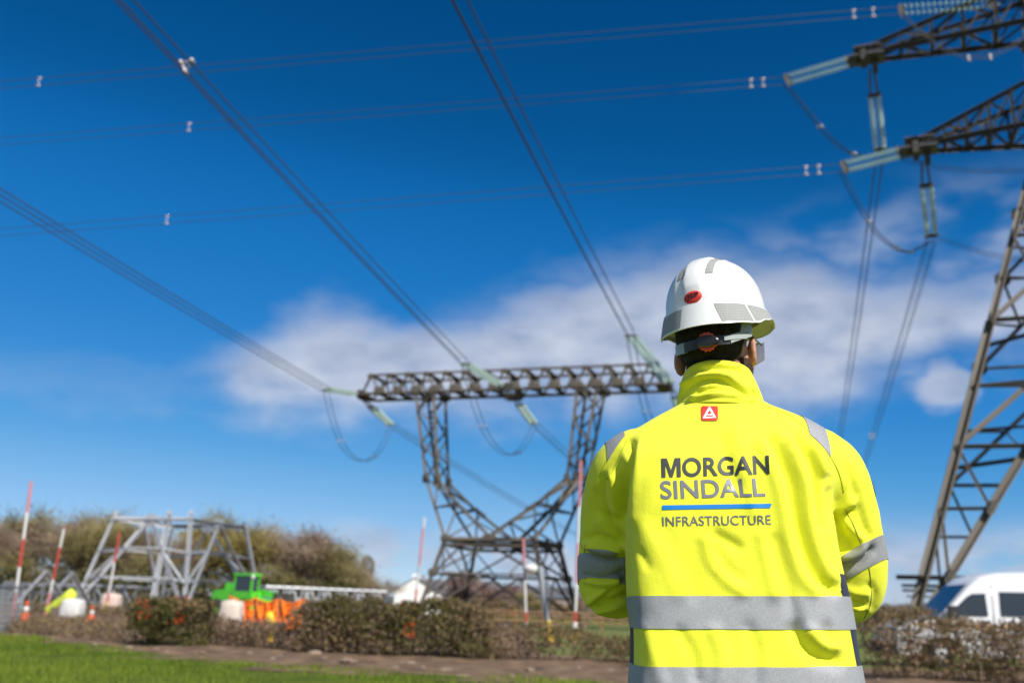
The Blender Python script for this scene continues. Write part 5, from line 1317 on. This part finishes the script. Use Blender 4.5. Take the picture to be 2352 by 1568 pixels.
seam([(1344, 1250), (1342, 1290), (1344, 1330)], .0010, M['dark_pipe'], 'sleeve_piping')
for du in (0, 7): seam([(1926 + du, 1371), (1930 + du, 1405), (1936 + du, 1441)], .0007, M['hivis'], 'stitch_line')
for du in (0, 7): seam([(1940 + du, 1528), (1944 + du, 1548), (1948 + du, 1566)], .0007, M['hivis'], 'stitch_line')

# ---- collar
cb = []
z_of = lambda v, Y: atp(1650, v, Y).z
cx0, cx1 = ploc(atp(1657, 925, 2.14))[0], ploc(atp(1648, 850, 2.15))[0]
zb0, zt0 = z_of(926, 2.07), z_of(826, 2.07)
NC = 96; rows = 22; V = []; Fc = []
for j in range(rows + 1):
    t = j / rows
    for k in range(NC):
        a = 2 * math.pi * k / NC; s, c = math.sin(a), -math.cos(a)           # k=0 at the back
        cx = cx0 + (cx1 - cx0) * t; hw_ = .098 - .022 * t + .004 * math.sin(t * math.pi); hd = .086 - .006 * t
        back = .5 - .5 * c                                                       # 1 at back, 0 at front
        top = zt0 - .055 * (1 - back) ** 1.3 - .004 * s; bot = zb0 + .012 * s * s - .045 * (1 - back)
        z = bot + (top - bot) * t
        y = 2.148 + .006 * t + c * hd
        q = PO + PA * (cx + s * hw_) + PB * (y - 2.15); V.append(Vector((q.x, q.y, z)))
ins = len(V)
for j in range(rows + 1):                                                       # lining
    for k in range(NC):
        p = V[j * NC + k]; t = j / rows; cc = PO + PA * (cx0 + (cx1 - cx0) * t); cc.z = p.z; V.append(cc + (p - cc) * .93 + Vector((0, 0, -.002 if j == rows else 0)))
for j in range(rows):
    for k in range(NC):
        k2 = (k + 1) % NC; Fc.append((j * NC + k, j * NC + k2, (j + 1) * NC + k2, (j + 1) * NC + k)); Fc.append((ins + j * NC + k2, ins + j * NC + k, ins + (j + 1) * NC + k, ins + (j + 1) * NC + k2))
for k in range(NC):
    k2 = (k + 1) % NC; Fc.append((rows * NC + k, rows * NC + k2, ins + rows * NC + k2, ins + rows * NC + k)); Fc.append((k2, k, ins + k, ins + k2))
cme = mk_mesh('collar', V, Fc, [M['hivis']], True)
CF = [('C', -.010, 6, [(1578, 898), (1600, 880), (1646, 873), (1680, 890), (1716, 912)]), ('C', .008, 7, [(1572, 884), (1606, 866), (1650, 860), (1690, 872), (1726, 894)]),
      ('C', -.007, 6, [(1606, 902), (1640, 893), (1676, 898)]), ('C', .006, 6, [(1590, 912), (1640, 904), (1690, 906), (1730, 922)]), ('C', -.006, 5, [(1600, 850), (1650, 846), (1700, 852)]),
      ('C', -.006, 5, [(1690, 868), (1716, 886), (1738, 912)]), ('C', -.007, 5, [(1566, 912), (1586, 900), (1604, 896)])]
apply_folds(cme, CF, {'C': 1.0}, 1.5)
collar = inst('collar', cme, jacket)
CB = BVHTree.FromPolygons([Vector(p) for p in get_co(cme)], [tuple(p.vertices) for p in cme.polygons])

# ---- print on the back
def text_mesh(body, bold=0.0, spacing=1.0):
    cu = bpy.data.curves.new('t', 'FONT'); cu.body = body; cu.size = 1; cu.offset = bold; cu.space_character = spacing; cu.resolution_u = 6
    o = bpy.data.objects.new('t', cu); COL.objects.link(o); dg = bpy.context.evaluated_depsgraph_get(); dg.update()
    me = bpy.data.meshes.new_from_object(o.evaluated_get(dg), depsgraph=dg); bpy.data.objects.remove(o); bpy.data.curves.remove(cu)
    bm = bmesh.new(); bm.from_mesh(me); bpy.data.meshes.remove(me); bmesh.ops.triangulate(bm, faces=bm.faces)
    return bm
def densify(bm, L):
    for _ in range(4):
        es = [e for e in bm.edges if e.calc_length() > L]
        if not es: break
        bmesh.ops.subdivide_edges(bm, edges=es, cuts=1); bmesh.ops.triangulate(bm, faces=[f for f in bm.faces if len(f.verts) > 3])
def letters(body, corners, m, bold, spacing=1.0, name='lettering', mapper=None, parent=None):
    """each glyph its own mesh, stretched over the four picture corners (tl, tr, br, bl)"""
    bm = text_mesh(body, bold, spacing)
    xs = [v.co.x for v in bm.verts]; ys = [v.co.y for v in bm.verts]; x0, x1, y0, y1 = min(xs), max(xs), min(ys), max(ys)
    densify(bm, (y1 - y0) / 9); tl, tr_, br, bl = corners
    for v in bm.verts:
        a = (v.co.x - x0) / (x1 - x0); b = (y1 - v.co.y) / (y1 - y0)
        u = (tl[0] * (1 - a) + tr_[0] * a) * (1 - b) + (bl[0] * (1 - a) + br[0] * a) * b; w = (tl[1] * (1 - a) + tr_[1] * a) * (1 - b) + (bl[1] * (1 - a) + br[1] * a) * b
        v.co = (mapper or (lambda p, q: on_jacket(p, q, .0013)))(u, w)
    bm.verts.ensure_lookup_table(); seen = set(); groups = []
    for f in bm.faces:
        if f.index in seen: continue
    bm.faces.ensure_lookup_table(); bm.faces.index_update(); seen = set()
    for f in bm.faces:
        if f.index in seen: continue
        st = [f]; seen.add(f.index); g = []
        while st:
            q = st.pop(); g.append(q)
            for e in q.edges:
                for r in e.link_faces:
                    if r.index not in seen: seen.add(r.index); st.append(r)
        groups.append(g)
    for g in groups:
        mp = {}; V = []; Fc = []
        for f in g:
            r = []
            for v in f.verts:
                if v not in mp: mp[v] = len(V); V.append(v.co.copy())
                r.append(mp[v])
            Fc.append(tuple(r))
        obj(name, V, Fc, m, parent or jacket, True)
    bm.free()
def rounded(cu, cv, w, h, r, n=6, sk=0):
    P_ = []
    for (sx, sy, a0) in ((1, -1, -90), (1, 1, 0), (-1, 1, 90), (-1, -1, 180)):
        for k in range(n + 1):
            a = math.radians(a0 + 90 * k / n); P_.append((cu + sx * (w / 2 - r) + r * math.cos(a), cv + sy * (h / 2 - r) + r * math.sin(a) + sk * 0))
    return P_
def drape_poly(poly, m, name, off, parent=None, tree=None):
    bm = bmesh.new(); vs_ = [bm.verts.new((p[0], p[1], 0)) for p in poly]; bm.faces.new(vs_); bm.normal_update(); bmesh.ops.triangulate(bm, faces=bm.faces, ngon_method='EAR_CLIP'); densify(bm, 8)
    for v in bm.verts: v.co = on_jacket(v.co.x, v.co.y, off, tree)
    me = bpy.data.meshes.new(name); bm.to_mesh(me); bm.free(); me.materials.append(m); return inst(name, me, parent or jacket)
letters('ORGAN', ((1566.5, 1051.5), (1766, 1045), (1768, 1089), (1567.5, 1095.5)), M['print_dark'], .022, 1.02, 'letter')
drape_poly([(1518.5 + 44.5 * x - (1 - y) * -1.0, 1096.5 - 43.5 * y - 1.5 * x) for (x, y) in ((0, 0), (0, 1), (.30, 1), (.50, .36), (.70, 1), (1, 1), (1, 0), (.79, 0), (.79, .68), (.575, 0), (.425, 0), (.21, .68), (.21, 0))], M['print_dark'], 'letter', .0013)
letters('SINDALL', ((1516, 1104), (1753, 1097), (1758, 1140), (1518, 1146)), M['print_grey'], .016, 1.02, 'letter')
letters('INFRASTRUCTURE', ((1521, 1186), (1770, 1182), (1771, 1204), (1522, 1208)), M['print_grey2'], .006, 1.04, 'letter')
patch([(1521, 1160), (1772, 1156), (1769, 1166), (1521, 1170)], 'blue_line', M['print_blue'], .0013, 24)
# red badge under the collar
drape_poly(rounded(1630, 950, 38, 33, 4), M['badge_red'], 'badge', .0022)
for poly in ([(1614, 962), (1619, 962), (1632, 939), (1629, 935), (1626, 940)], [(1645, 961), (1640, 961), (1628, 940), (1631, 936), (1634, 940)], [(1623, 953), (1638, 952), (1639, 955), (1622, 956)], [(1621, 959), (1640, 958), (1641, 961), (1620, 962)]):
    drape_poly(poly, M['badge_white'], 'badge_mark', .0030)
drape_poly(rounded(1630, 950, 32, 1.2, .5), M['badge_red'], 'badge_mark', .0031) if False else None
# round badge on the right sleeve
ub, vb = 1983, 1114
pc = on_jacket(ub - 8, vb + 2, 0); hit = JB.find_nearest(pc); nn_ = hit[1]; nn_ = nn_ if nn_.x > 0 else -nn_
nn_ = (nn_ + Vector((.8, 0, 0))).normalized(); ctr = JB.find_nearest(atp(1986, 1114, 2.19))[0]
q = nn_.to_track_quat('Z', 'Y').to_matrix().to_4x4()
def sleeve_disc(r0, r1, m, name, off):
    V = []; Fc = []; n = 24
    for k in range(n):
        a = 2 * math.pi * k / n
        for r in (r0, r1):
            p = Matrix.Translation(ctr) @ q @ Vector((r * math.cos(a), r * math.sin(a), .02)); h = JB.find_nearest(p); V.append(h[0] + nn_ * off)
    for k in range(n): Fc.append((2 * k, 2 * k + 1, 2 * ((k + 1) % n) + 1, 2 * ((k + 1) % n)))
    obj(name, V, Fc, m, jacket, True)
sleeve_disc(.018, .026, mat('badge_charcoal', (.10, .11, .11), .7), 'sleeve_badge', .003); sleeve_disc(.008, .018, M['print_blue'], 'sleeve_badge', .0028); sleeve_disc(.0, .008, M['yellow_paint'], 'sleeve_badge', .0026)

# ---- hair and beard
def shell_piece(name, c, r, keep, m, seed, tuft=0, tl=.010, nu=64, nv=44, amp=.0025, parent=None):
    V, Fc = ellipsoid(c, r, nu, nv); rr = random.Random(seed); Vo = []
    for v in V:
        k = 1 + amp * 12 * mnoise.noise(v * 60); Vo.append(Vector(c) + (v - Vector(c)) * k)
    F2 = [f for f in Fc if keep(sum((Vo[i] for i in f), Vector()) / len(f))]
    V3 = [HM @ v for v in Vo]; 
    mb = MB(); used = {}
    for f in F2:
        t = []
        for i in f:
            if i not in used: used[i] = len(mb.V); mb.V.append(tuple(V3[i]))
            t.append(used[i])
        mb.F.append(tuple(t))
    for _ in range(tuft):
        f = F2[rr.randrange(len(F2))]; p = Vector(); w = [rr.random() for _ in f]; sw = sum(w)
        for i, k in zip(f, w): p += Vo[i] * (k / sw)
        n = (p - Vector(c)); n = Vector((n.x / r[0] ** 2, n.y / r[1] ** 2, n.z / r[2] ** 2)).normalized()
        d = (Vector((rr.gauss(0, .35), rr.gauss(0, .35), -1)) + n * .75); d.normalize(); s = d.cross(n).normalized() * .0005
        a = len(mb.V); mb.V += [tuple(HM @ (p - s)), tuple(HM @ (p + s)), tuple(HM @ (p + d * tl * rr.uniform(.6, 1.2)))]; mb.F.append((a, a + 1, a + 2))
    return mb.obj(name, m, parent or person, True)
def hair_keep(c):
    if c.y < -.02: return c.z > -.070 + .02 * max(0, (c.y + .09))
    if c.y < .02: return c.z > -.035 + (c.y + .02) * 1.2 and not (abs(c.x) > .055 and -.03 < c.y < .012 and c.z < .028)
    return c.z > .052
shell_piece('hair', (0, -.014, .038), (.078, .098, .100), hair_keep, M['hair'], 1, 9000, .010)
def nape_keep(c): return c.y < -.035 and c.z > -.118 and c.z < -.02
shell_piece('hair', (0, -.022, -.055), (.062, .052, .085), nape_keep, M['beard'], 5, 3500, .007, amp=.001)
def beard_keep(c): return c.z < -.012 - max(0, (.03 - c.y)) * .2 and c.y > .004 and not (abs(c.x) < .030 and c.z > -.045 and c.y > .07)
shell_piece('beard', (0, .042, -.020), (.0645, .060, .0925), beard_keep, M['beard'], 2, 5000, .007, amp=.0015)
for s in (-1, 1):
    V, Fc = ellipsoid((s * .033, .083, .010), (.011, .011, .011), 12, 8, Mx=HM); eye = obj('eye', V, Fc, M['badge_white'], person, True)
    V, Fc = ellipsoid((s * .033, .0915, .010), (.0045, .0035, .0045), 10, 6, Mx=HM); obj('iris', V, Fc, M['hair'], eye, True)

# ---- hard hat
HH = HM @ Matrix.Translation((.009, 0, .009)) @ Matrix.Rotation(math.radians(3.0), 4, 'Z') @ Matrix.Rotation(math.radians(-3.0), 4, 'Y')
ZL, HD, HA, HBk = .072, .131, .107, .138
def dome_z(x, y):
    q = (x / HA) ** 2 + (y / HBk) ** 2
    z = ZL + HD * max(0.0, 1 - q ** 1.18) ** (1 / 2.25)
    return z
def ridge(x, y, z):
    k = max(0.0, min(1.0, (z - ZL - .012) / .03))
    st = 1 / (1 + math.exp((abs(x) - .0215) / .0012))
    st2 = math.exp(-((abs(x) - .047) / .0035) ** 2) * .6
    gr_ = math.exp(-((abs(x) - .0235) / .0016) ** 2) * .55
    return k * (.0055 * st + .0022 * st2 - .0040 * gr_)
def dome_pt(th, z, off=0.0):
    """th: angle from the rear centre towards the wearer's right; z between ledge and crown"""
    k = max(0.0, min(1.0, (z - ZL) / HD)); q = (1 - k ** 2.25) ** (1 / 1.18); r = math.sqrt(max(0, q))
    x, y = HA * r * math.sin(th), -HBk * r * math.cos(th); n = Vector((x / HA ** 2, y / HBk ** 2, k * 4.0)).normalized()
    return Vector((x, y, z)) + n * (ridge(x, y, z) + off)
def bot_z(td):
    a = abs(td); pts = [(0, .018), (30, .018), (57, .022), (66, .025), (80, .038), (95, .047), (115, .044), (140, .052), (180, .056)]
    for (x0, z0), (x1, z1) in zip(pts, pts[1:]):
        if x0 <= a <= x1:
            t = (a - x0) / (x1 - x0); t = t * t * (3 - 2 * t); return z0 + (z1 - z0) * t
def skirt_pt(td, s, off=0.0):
    """s 0 at the ledge, 1 at the bottom edge"""
    th = math.radians(td); zb = bot_z(td); pk = max(0, (abs(td) - 112) / 68); pk = pk * pk * (3 - 2 * pk)
    fl = .0065 + .0105 * s + pk * .028 * s
    x, y = (HA + fl) * math.sin(th), -(HBk + fl) * math.cos(th); n = Vector((math.sin(th) / HA, -math.cos(th) / HBk, .6)).normalized()
    return Vector((x, y, ZL - .002 + (zb - ZL + .002) * s)) + n * off
NH = 160; V = []; Fc = []; rowsV = []
def addrow(fn): rowsV.append(len(V)); V.extend(HH @ fn(360.0 * k / NH - 180) for k in range(NH))
addrow(lambda t: skirt_pt(t, 1.0, -.004) + Vector((0, 0, .010))); addrow(lambda t: skirt_pt(t, 1.0, -.0032)); addrow(lambda t: skirt_pt(t, 1.0, 0))
for s in (.96, .8, .6, .4, .2, .06): addrow(lambda t: skirt_pt(t, s))
addrow(lambda t: skirt_pt(t, 0) + Vector((0, 0, .0015))); addrow(lambda t: (lambda p: p + (Vector((0, 0, p.z)) - p) * .035)(skirt_pt(t, 0)) + Vector((0, 0, .0035)))
for k in np.linspace(0.004, .985, 44)[:]:
    kk = math.sin(k * math.pi / 2); addrow(lambda t: dome_pt(math.radians(t), ZL + HD * kk))
for i in range(len(rowsV) - 1):
    a, b = rowsV[i], rowsV[i + 1]
    for k in range(NH): k2 = (k + 1) % NH; Fc.append((a + k, a + k2, b + k2, b + k))
V.append(HH @ Vector((0, 0, ZL + HD + .0042))); a = rowsV[-1]
for k in range(NH): Fc.append((a + k, a + (k + 1) % NH, len(V) - 1))
# inner shell
inn = len(V); rI = []
for k in np.linspace(0, .96, 10):
    kk = math.sin(k * math.pi / 2); rI.append(len(V)); V.extend(HH @ (lambda p: Vector((p.x * .955, p.y * .955, ZL - .004 + (p.z - ZL) * .96)))(dome_pt(math.radians(360.0 * j / NH - 180), ZL + HD * kk)) for j in range(NH))
for i in range(len(rI) - 1):
    for k in range(NH): k2 = (k + 1) % NH; Fc.append((rI[i] + k2, rI[i] + k, rI[i + 1] + k, rI[i + 1] + k2))
for k in range(NH): k2 = (k + 1) % NH; Fc.append((rowsV[0] + k2, rowsV[0] + k, rI[0] + k, rI[0] + k2))
V.append(HH @ Vector((0, 0, ZL + HD * .955))); a = rI[-1]
for k in range(NH): Fc.append((a + (k + 1) % NH, a + k, len(V) - 1))
hat = obj('hard_hat', V, Fc, M['shell'], person, True); auto_smooth(hat, 42)
def hat_patch(fn, na, nb, name, m, du, dv, parent=None):
    V = []; Fc = []; UVs = []
    for j in range(nb + 1):
        for i in range(na + 1): V.append(HH @ fn(i / na, j / nb)); UVs.append((i / na * du, j / nb * dv))
    for j in range(nb):
        for i in range(na): Fc.append((j * (na + 1) + i, j * (na + 1) + i + 1, (j + 1) * (na + 1) + i + 1, (j + 1) * (na + 1) + i))
    o = obj(name, V, Fc, m, parent or hat, True); ul = o.data.uv_layers.new(name='UVMap')
    for lp in o.data.loops: ul.data[lp.index].uv = UVs[lp.vertex_index]
    return o
for s in (-1, 1):
    hat_patch(lambda a, b: skirt_pt(s * ((22 if s > 0 else 13) + (33 if s > 0 else 42) * a + (6 if s > 0 else 2) * b), .10 + .82 * b, .0007), 18, 8, 'reflective_sticker', M['hex'], 21, 9)
    hat_patch(lambda a, b: skirt_pt(s * (58 + 44 * a + (5 * b if a < .5 else 5 * b * (1 - a) * 2)), .10 + .80 * b, .0007), 20, 8, 'reflective_sticker', M['hex'], 24, 9)
    def vent(a, b):
        x = s * (.0262 + .0150 * a); y0 = -.119 + .007 * a; y = y0 + (.020 - y0) * b
        # steep at the back: walk along the surface by angle
        z = dome_z(x, y); return Vector((x, y, z + ridge(x, y, z))) + Vector((x / HA ** 2, y / HBk ** 2, max(.05, (z - ZL) / HD) * 14)).normalized() * .0009
    hat_patch(vent, 5, 40, 'reflective_sticker', M['hex'], 4, 26)
# oval label
def oval(a, b):
    an = a * 2 * math.pi; r = b; return dome_pt((.0250 * r * math.cos(an)) / HBk * 1.02, ZL + .0150 + .0128 * r * math.sin(an) + .0015 * r * math.cos(an), .0030)
V = [HH @ dome_pt(0, ZL + .0150, .0034)]; Fc = []; n = 40
for j in (.5, 1.0):
    V += [HH @ oval(k / n, j) for k in range(n)]
V += [HH @ (dome_pt((.0250 * math.cos(k / n * 6.28318)) / HBk * 1.02, ZL + .0150 + .0128 * math.sin(k / n * 6.28318) + .0015 * math.cos(k / n * 6.28318), -.002)) for k in range(n)]
for k in range(n):
    k2 = (k + 1) % n; Fc.append((0, 1 + k, 1 + k2)); Fc.append((1 + k, 1 + n + k, 1 + n + k2, 1 + k2)); Fc.append((1 + n + k, 1 + 2 * n + k, 1 + 2 * n + k2, 1 + n + k2))
oval_o = obj('oval_label', V, Fc, M['badge_red'], hat, True)
letters('JSP', ((-.0160, -.0080), (.0172, -.0086), (.0166, .0066), (-.0166, .0074)), M['cradle_black'], .02, 1.05, 'letter', lambda p, q: HH @ dome_pt(p / HBk * 1.02, ZL + .0150 - q + .0015 * p / .0250, .0036), hat)
# suspension cradle
def cradle_pt(td, z, off=0.0):
    th = math.radians(td); x, y = (.087 + off) * math.sin(th), -.012 - (.101 + off) * math.cos(th); return Vector((x, y, z))
def cradle_band(t0, t1, zc0, zc1, h0, h1, m, name, off, thick=.003, n=24):
    V = []; Fc = []
    for i in range(n + 1):
        a = i / n; td = t0 + (t1 - t0) * a; z = zc0 + (zc1 - zc0) * a; h = h0 + (h1 - h0) * a
        V += [HH @ cradle_pt(td, z - h / 2, off), HH @ cradle_pt(td, z + h / 2, off), HH @ cradle_pt(td, z + h / 2, off + thick), HH @ cradle_pt(td, z - h / 2, off + thick)]
    for i in range(n):
        for k in range(4): Fc.append((i * 4 + k, i * 4 + (k + 1) % 4, i * 4 + 4 + (k + 1) % 4, i * 4 + 4 + k))
    Fc += [(0, 3, 2, 1), (n * 4, n * 4 + 1, n * 4 + 2, n * 4 + 3)]
    return auto_smooth(obj(name, V, Fc, m, hat))
ZS = -.012
cradle_band(-80, -24, ZS + .012, ZS, .020, .024, M['cradle_grey'], 'cradle_strap', .002)
cradle_band(-26, 40, ZS - .001, ZS + .002, .022, .020, M['cradle_black'], 'cradle_strap', .006)
cradle_band(38, 70, ZS + .003, ZS + .020, .019, .014, M['cradle_grey'], 'cradle_strap', .008)
cradle_band(30, 60, ZS + .004, ZS + .010, .010, .010, M['cradle_grey'], 'cradle_clip', .0115, .001)
V = []; Fc = []
for i in range(9):
    a = i / 8; td = 62 + 4 * a; zc = ZS + .018 + (ZL - .03 - ZS) * a; w = .010 + .008 * (1 - a)
    V += [HH @ (cradle_pt(td - 6 - 4 * (1 - a), zc, .010)), HH @ (cradle_pt(td + 6 + 4 * (1 - a), zc, .010)), HH @ (cradle_pt(td + 6, zc, .013)), HH @ (cradle_pt(td - 6, zc, .013))]
for i in range(8):
    for k in range(4): Fc.append((i * 4 + k, i * 4 + (k + 1) % 4, i * 4 + 4 + (k + 1) % 4, i * 4 + 4 + k))
auto_smooth(obj('cradle_strap', V, Fc, M['cradle_grey'], hat))
kp = HH @ cradle_pt(9, ZS, .012); kn = (HH.to_3x3() @ Vector((math.sin(math.radians(9)), -math.cos(math.radians(9)), -.05))).normalized()
ku = (Vector((0, 0, 1)) - kn * kn.z).normalized(); kr = ku.cross(kn)
KM = Matrix(((kr.x, ku.x, kn.x, kp.x), (kr.y, ku.y, kn.y, kp.y), (kr.z, ku.z, kn.z, kp.z), (0, 0, 0, 1)))
mb = MB(); n = 48; prof = []
for z in (-.006, .003):
    for k in range(n):
        a = 2 * math.pi * k / n; r = .0200 + .0016 * math.cos(a * 14); mb.V.append(tuple(KM @ Vector((r * math.cos(a), r * math.sin(a), z))))
for k in range(n): mb.F.append((k, (k + 1) % n, n + (k + 1) % n, n + k))
mb.F.append(tuple(range(n - 1, -1, -1))); mb.F.append(tuple(range(n, 2 * n))); auto_smooth(mb.obj('ratchet_knob', M['knob_red'], hat))
mb = MB()
for (z, k_) in ((.001, 1.0), (.0065, 1.0), (.009, .86)):
    for k in range(n): a = 2 * math.pi * k / n; mb.V.append(tuple(KM @ Vector((.0265 * k_ * math.cos(a), .0128 * k_ * math.sin(a), z))))
for j in (0, 1):
    for k in range(n): mb.F.append((j * n + k, j * n + (k + 1) % n, (j + 1) * n + (k + 1) % n, (j + 1) * n + k))
mb.F.append(tuple(range(n - 1, -1, -1))); mb.F.append(tuple(range(2 * n, 3 * n))); auto_smooth(mb.obj('ratchet_cover', M['cradle_black'], hat))

# ---- safety glasses
gl = MB(); 
for s in (-1, 1):
    gl.tube([HM @ Vector((s * .0805, -.012, .022)), HM @ Vector((s * .082, .03, .026)), HM @ Vector((s * .078, .078, .024))], .0022, 6)
gl.tube([HM @ Vector((x, .108 - abs(x) * .30 - (abs(x) / .075) ** 3 * .012, .028)) for x in np.linspace(-.076, .076, 17)], .0022, 6)
glasses = gl.obj('safety_glasses', M['cradle_grey'], person, True)
for s in (-1, 1):
    V = []; Fc = []
    for lay in (0, .0016):
        for j in range(9):
            for i in range(11):
                a, b = i / 10, j / 8; x = .008 + .080 * a; z = .028 - .046 * b * (1 - .35 * (a - .5) ** 2) ; y = .112 - x * .22 - (x / .075) ** 3 * .014 - .004 * b - lay
                V.append(HM @ Vector((s * x, y, z)))
    for l in (0, 99):
        for j in range(8):
            for i in range(10): Fc.append((l + j * 11 + i, l + j * 11 + i + 1, l + (j + 1) * 11 + i + 1, l + (j + 1) * 11 + i))
    obj('lens', V, Fc, M['lens'], glasses, True)

# ---- trousers and boots
tb = MB()
tb.add(*ellipsoid((hx, YP, hipz + .03), (.195, .145, .14), 28, 16))
for lp in LEGS: tb.add(*loft_rings(tube_rings([(p[0], p[1], p[2], p[3] * 1.0 + .020) for p in lp[:-2]], 24)))
tme = voxel(tb, .012); relax(tme, 6, .5); P = get_co(tme); N = get_no(tme)
set_co(tme, P + N * np.array([mnoise.noise(Vector((p[0] * 14, p[1] * 14, p[2] * 9))) * .006 for p in P])[:, None]); smooth_all(tme); tme.materials.append(M['trouser']); inst('trousers', tme, person)
for s in (-1, 1):
    b_ = MB(); b_.add(*ellipsoid((hx + s * .135, YP + .055, .055), (.050, .138, .050), 20, 12)); b_.add(*loft_rings(tube_rings([(hx + s * .132, YP - .01, .05, .055), (hx + s * .130, YP - .006, .14, .058), (hx + s * .129, YP - .004, .20, .056)], 20)))
    b_.box(hx + s * .135 - .048, hx + s * .135 + .048, YP - .075, YP + .185, .030, .052)
    m_ = voxel(b_, .008); relax(m_, 3, .4); smooth_all(m_); m_.materials.append(M['boot']); inst('boot', m_, person)
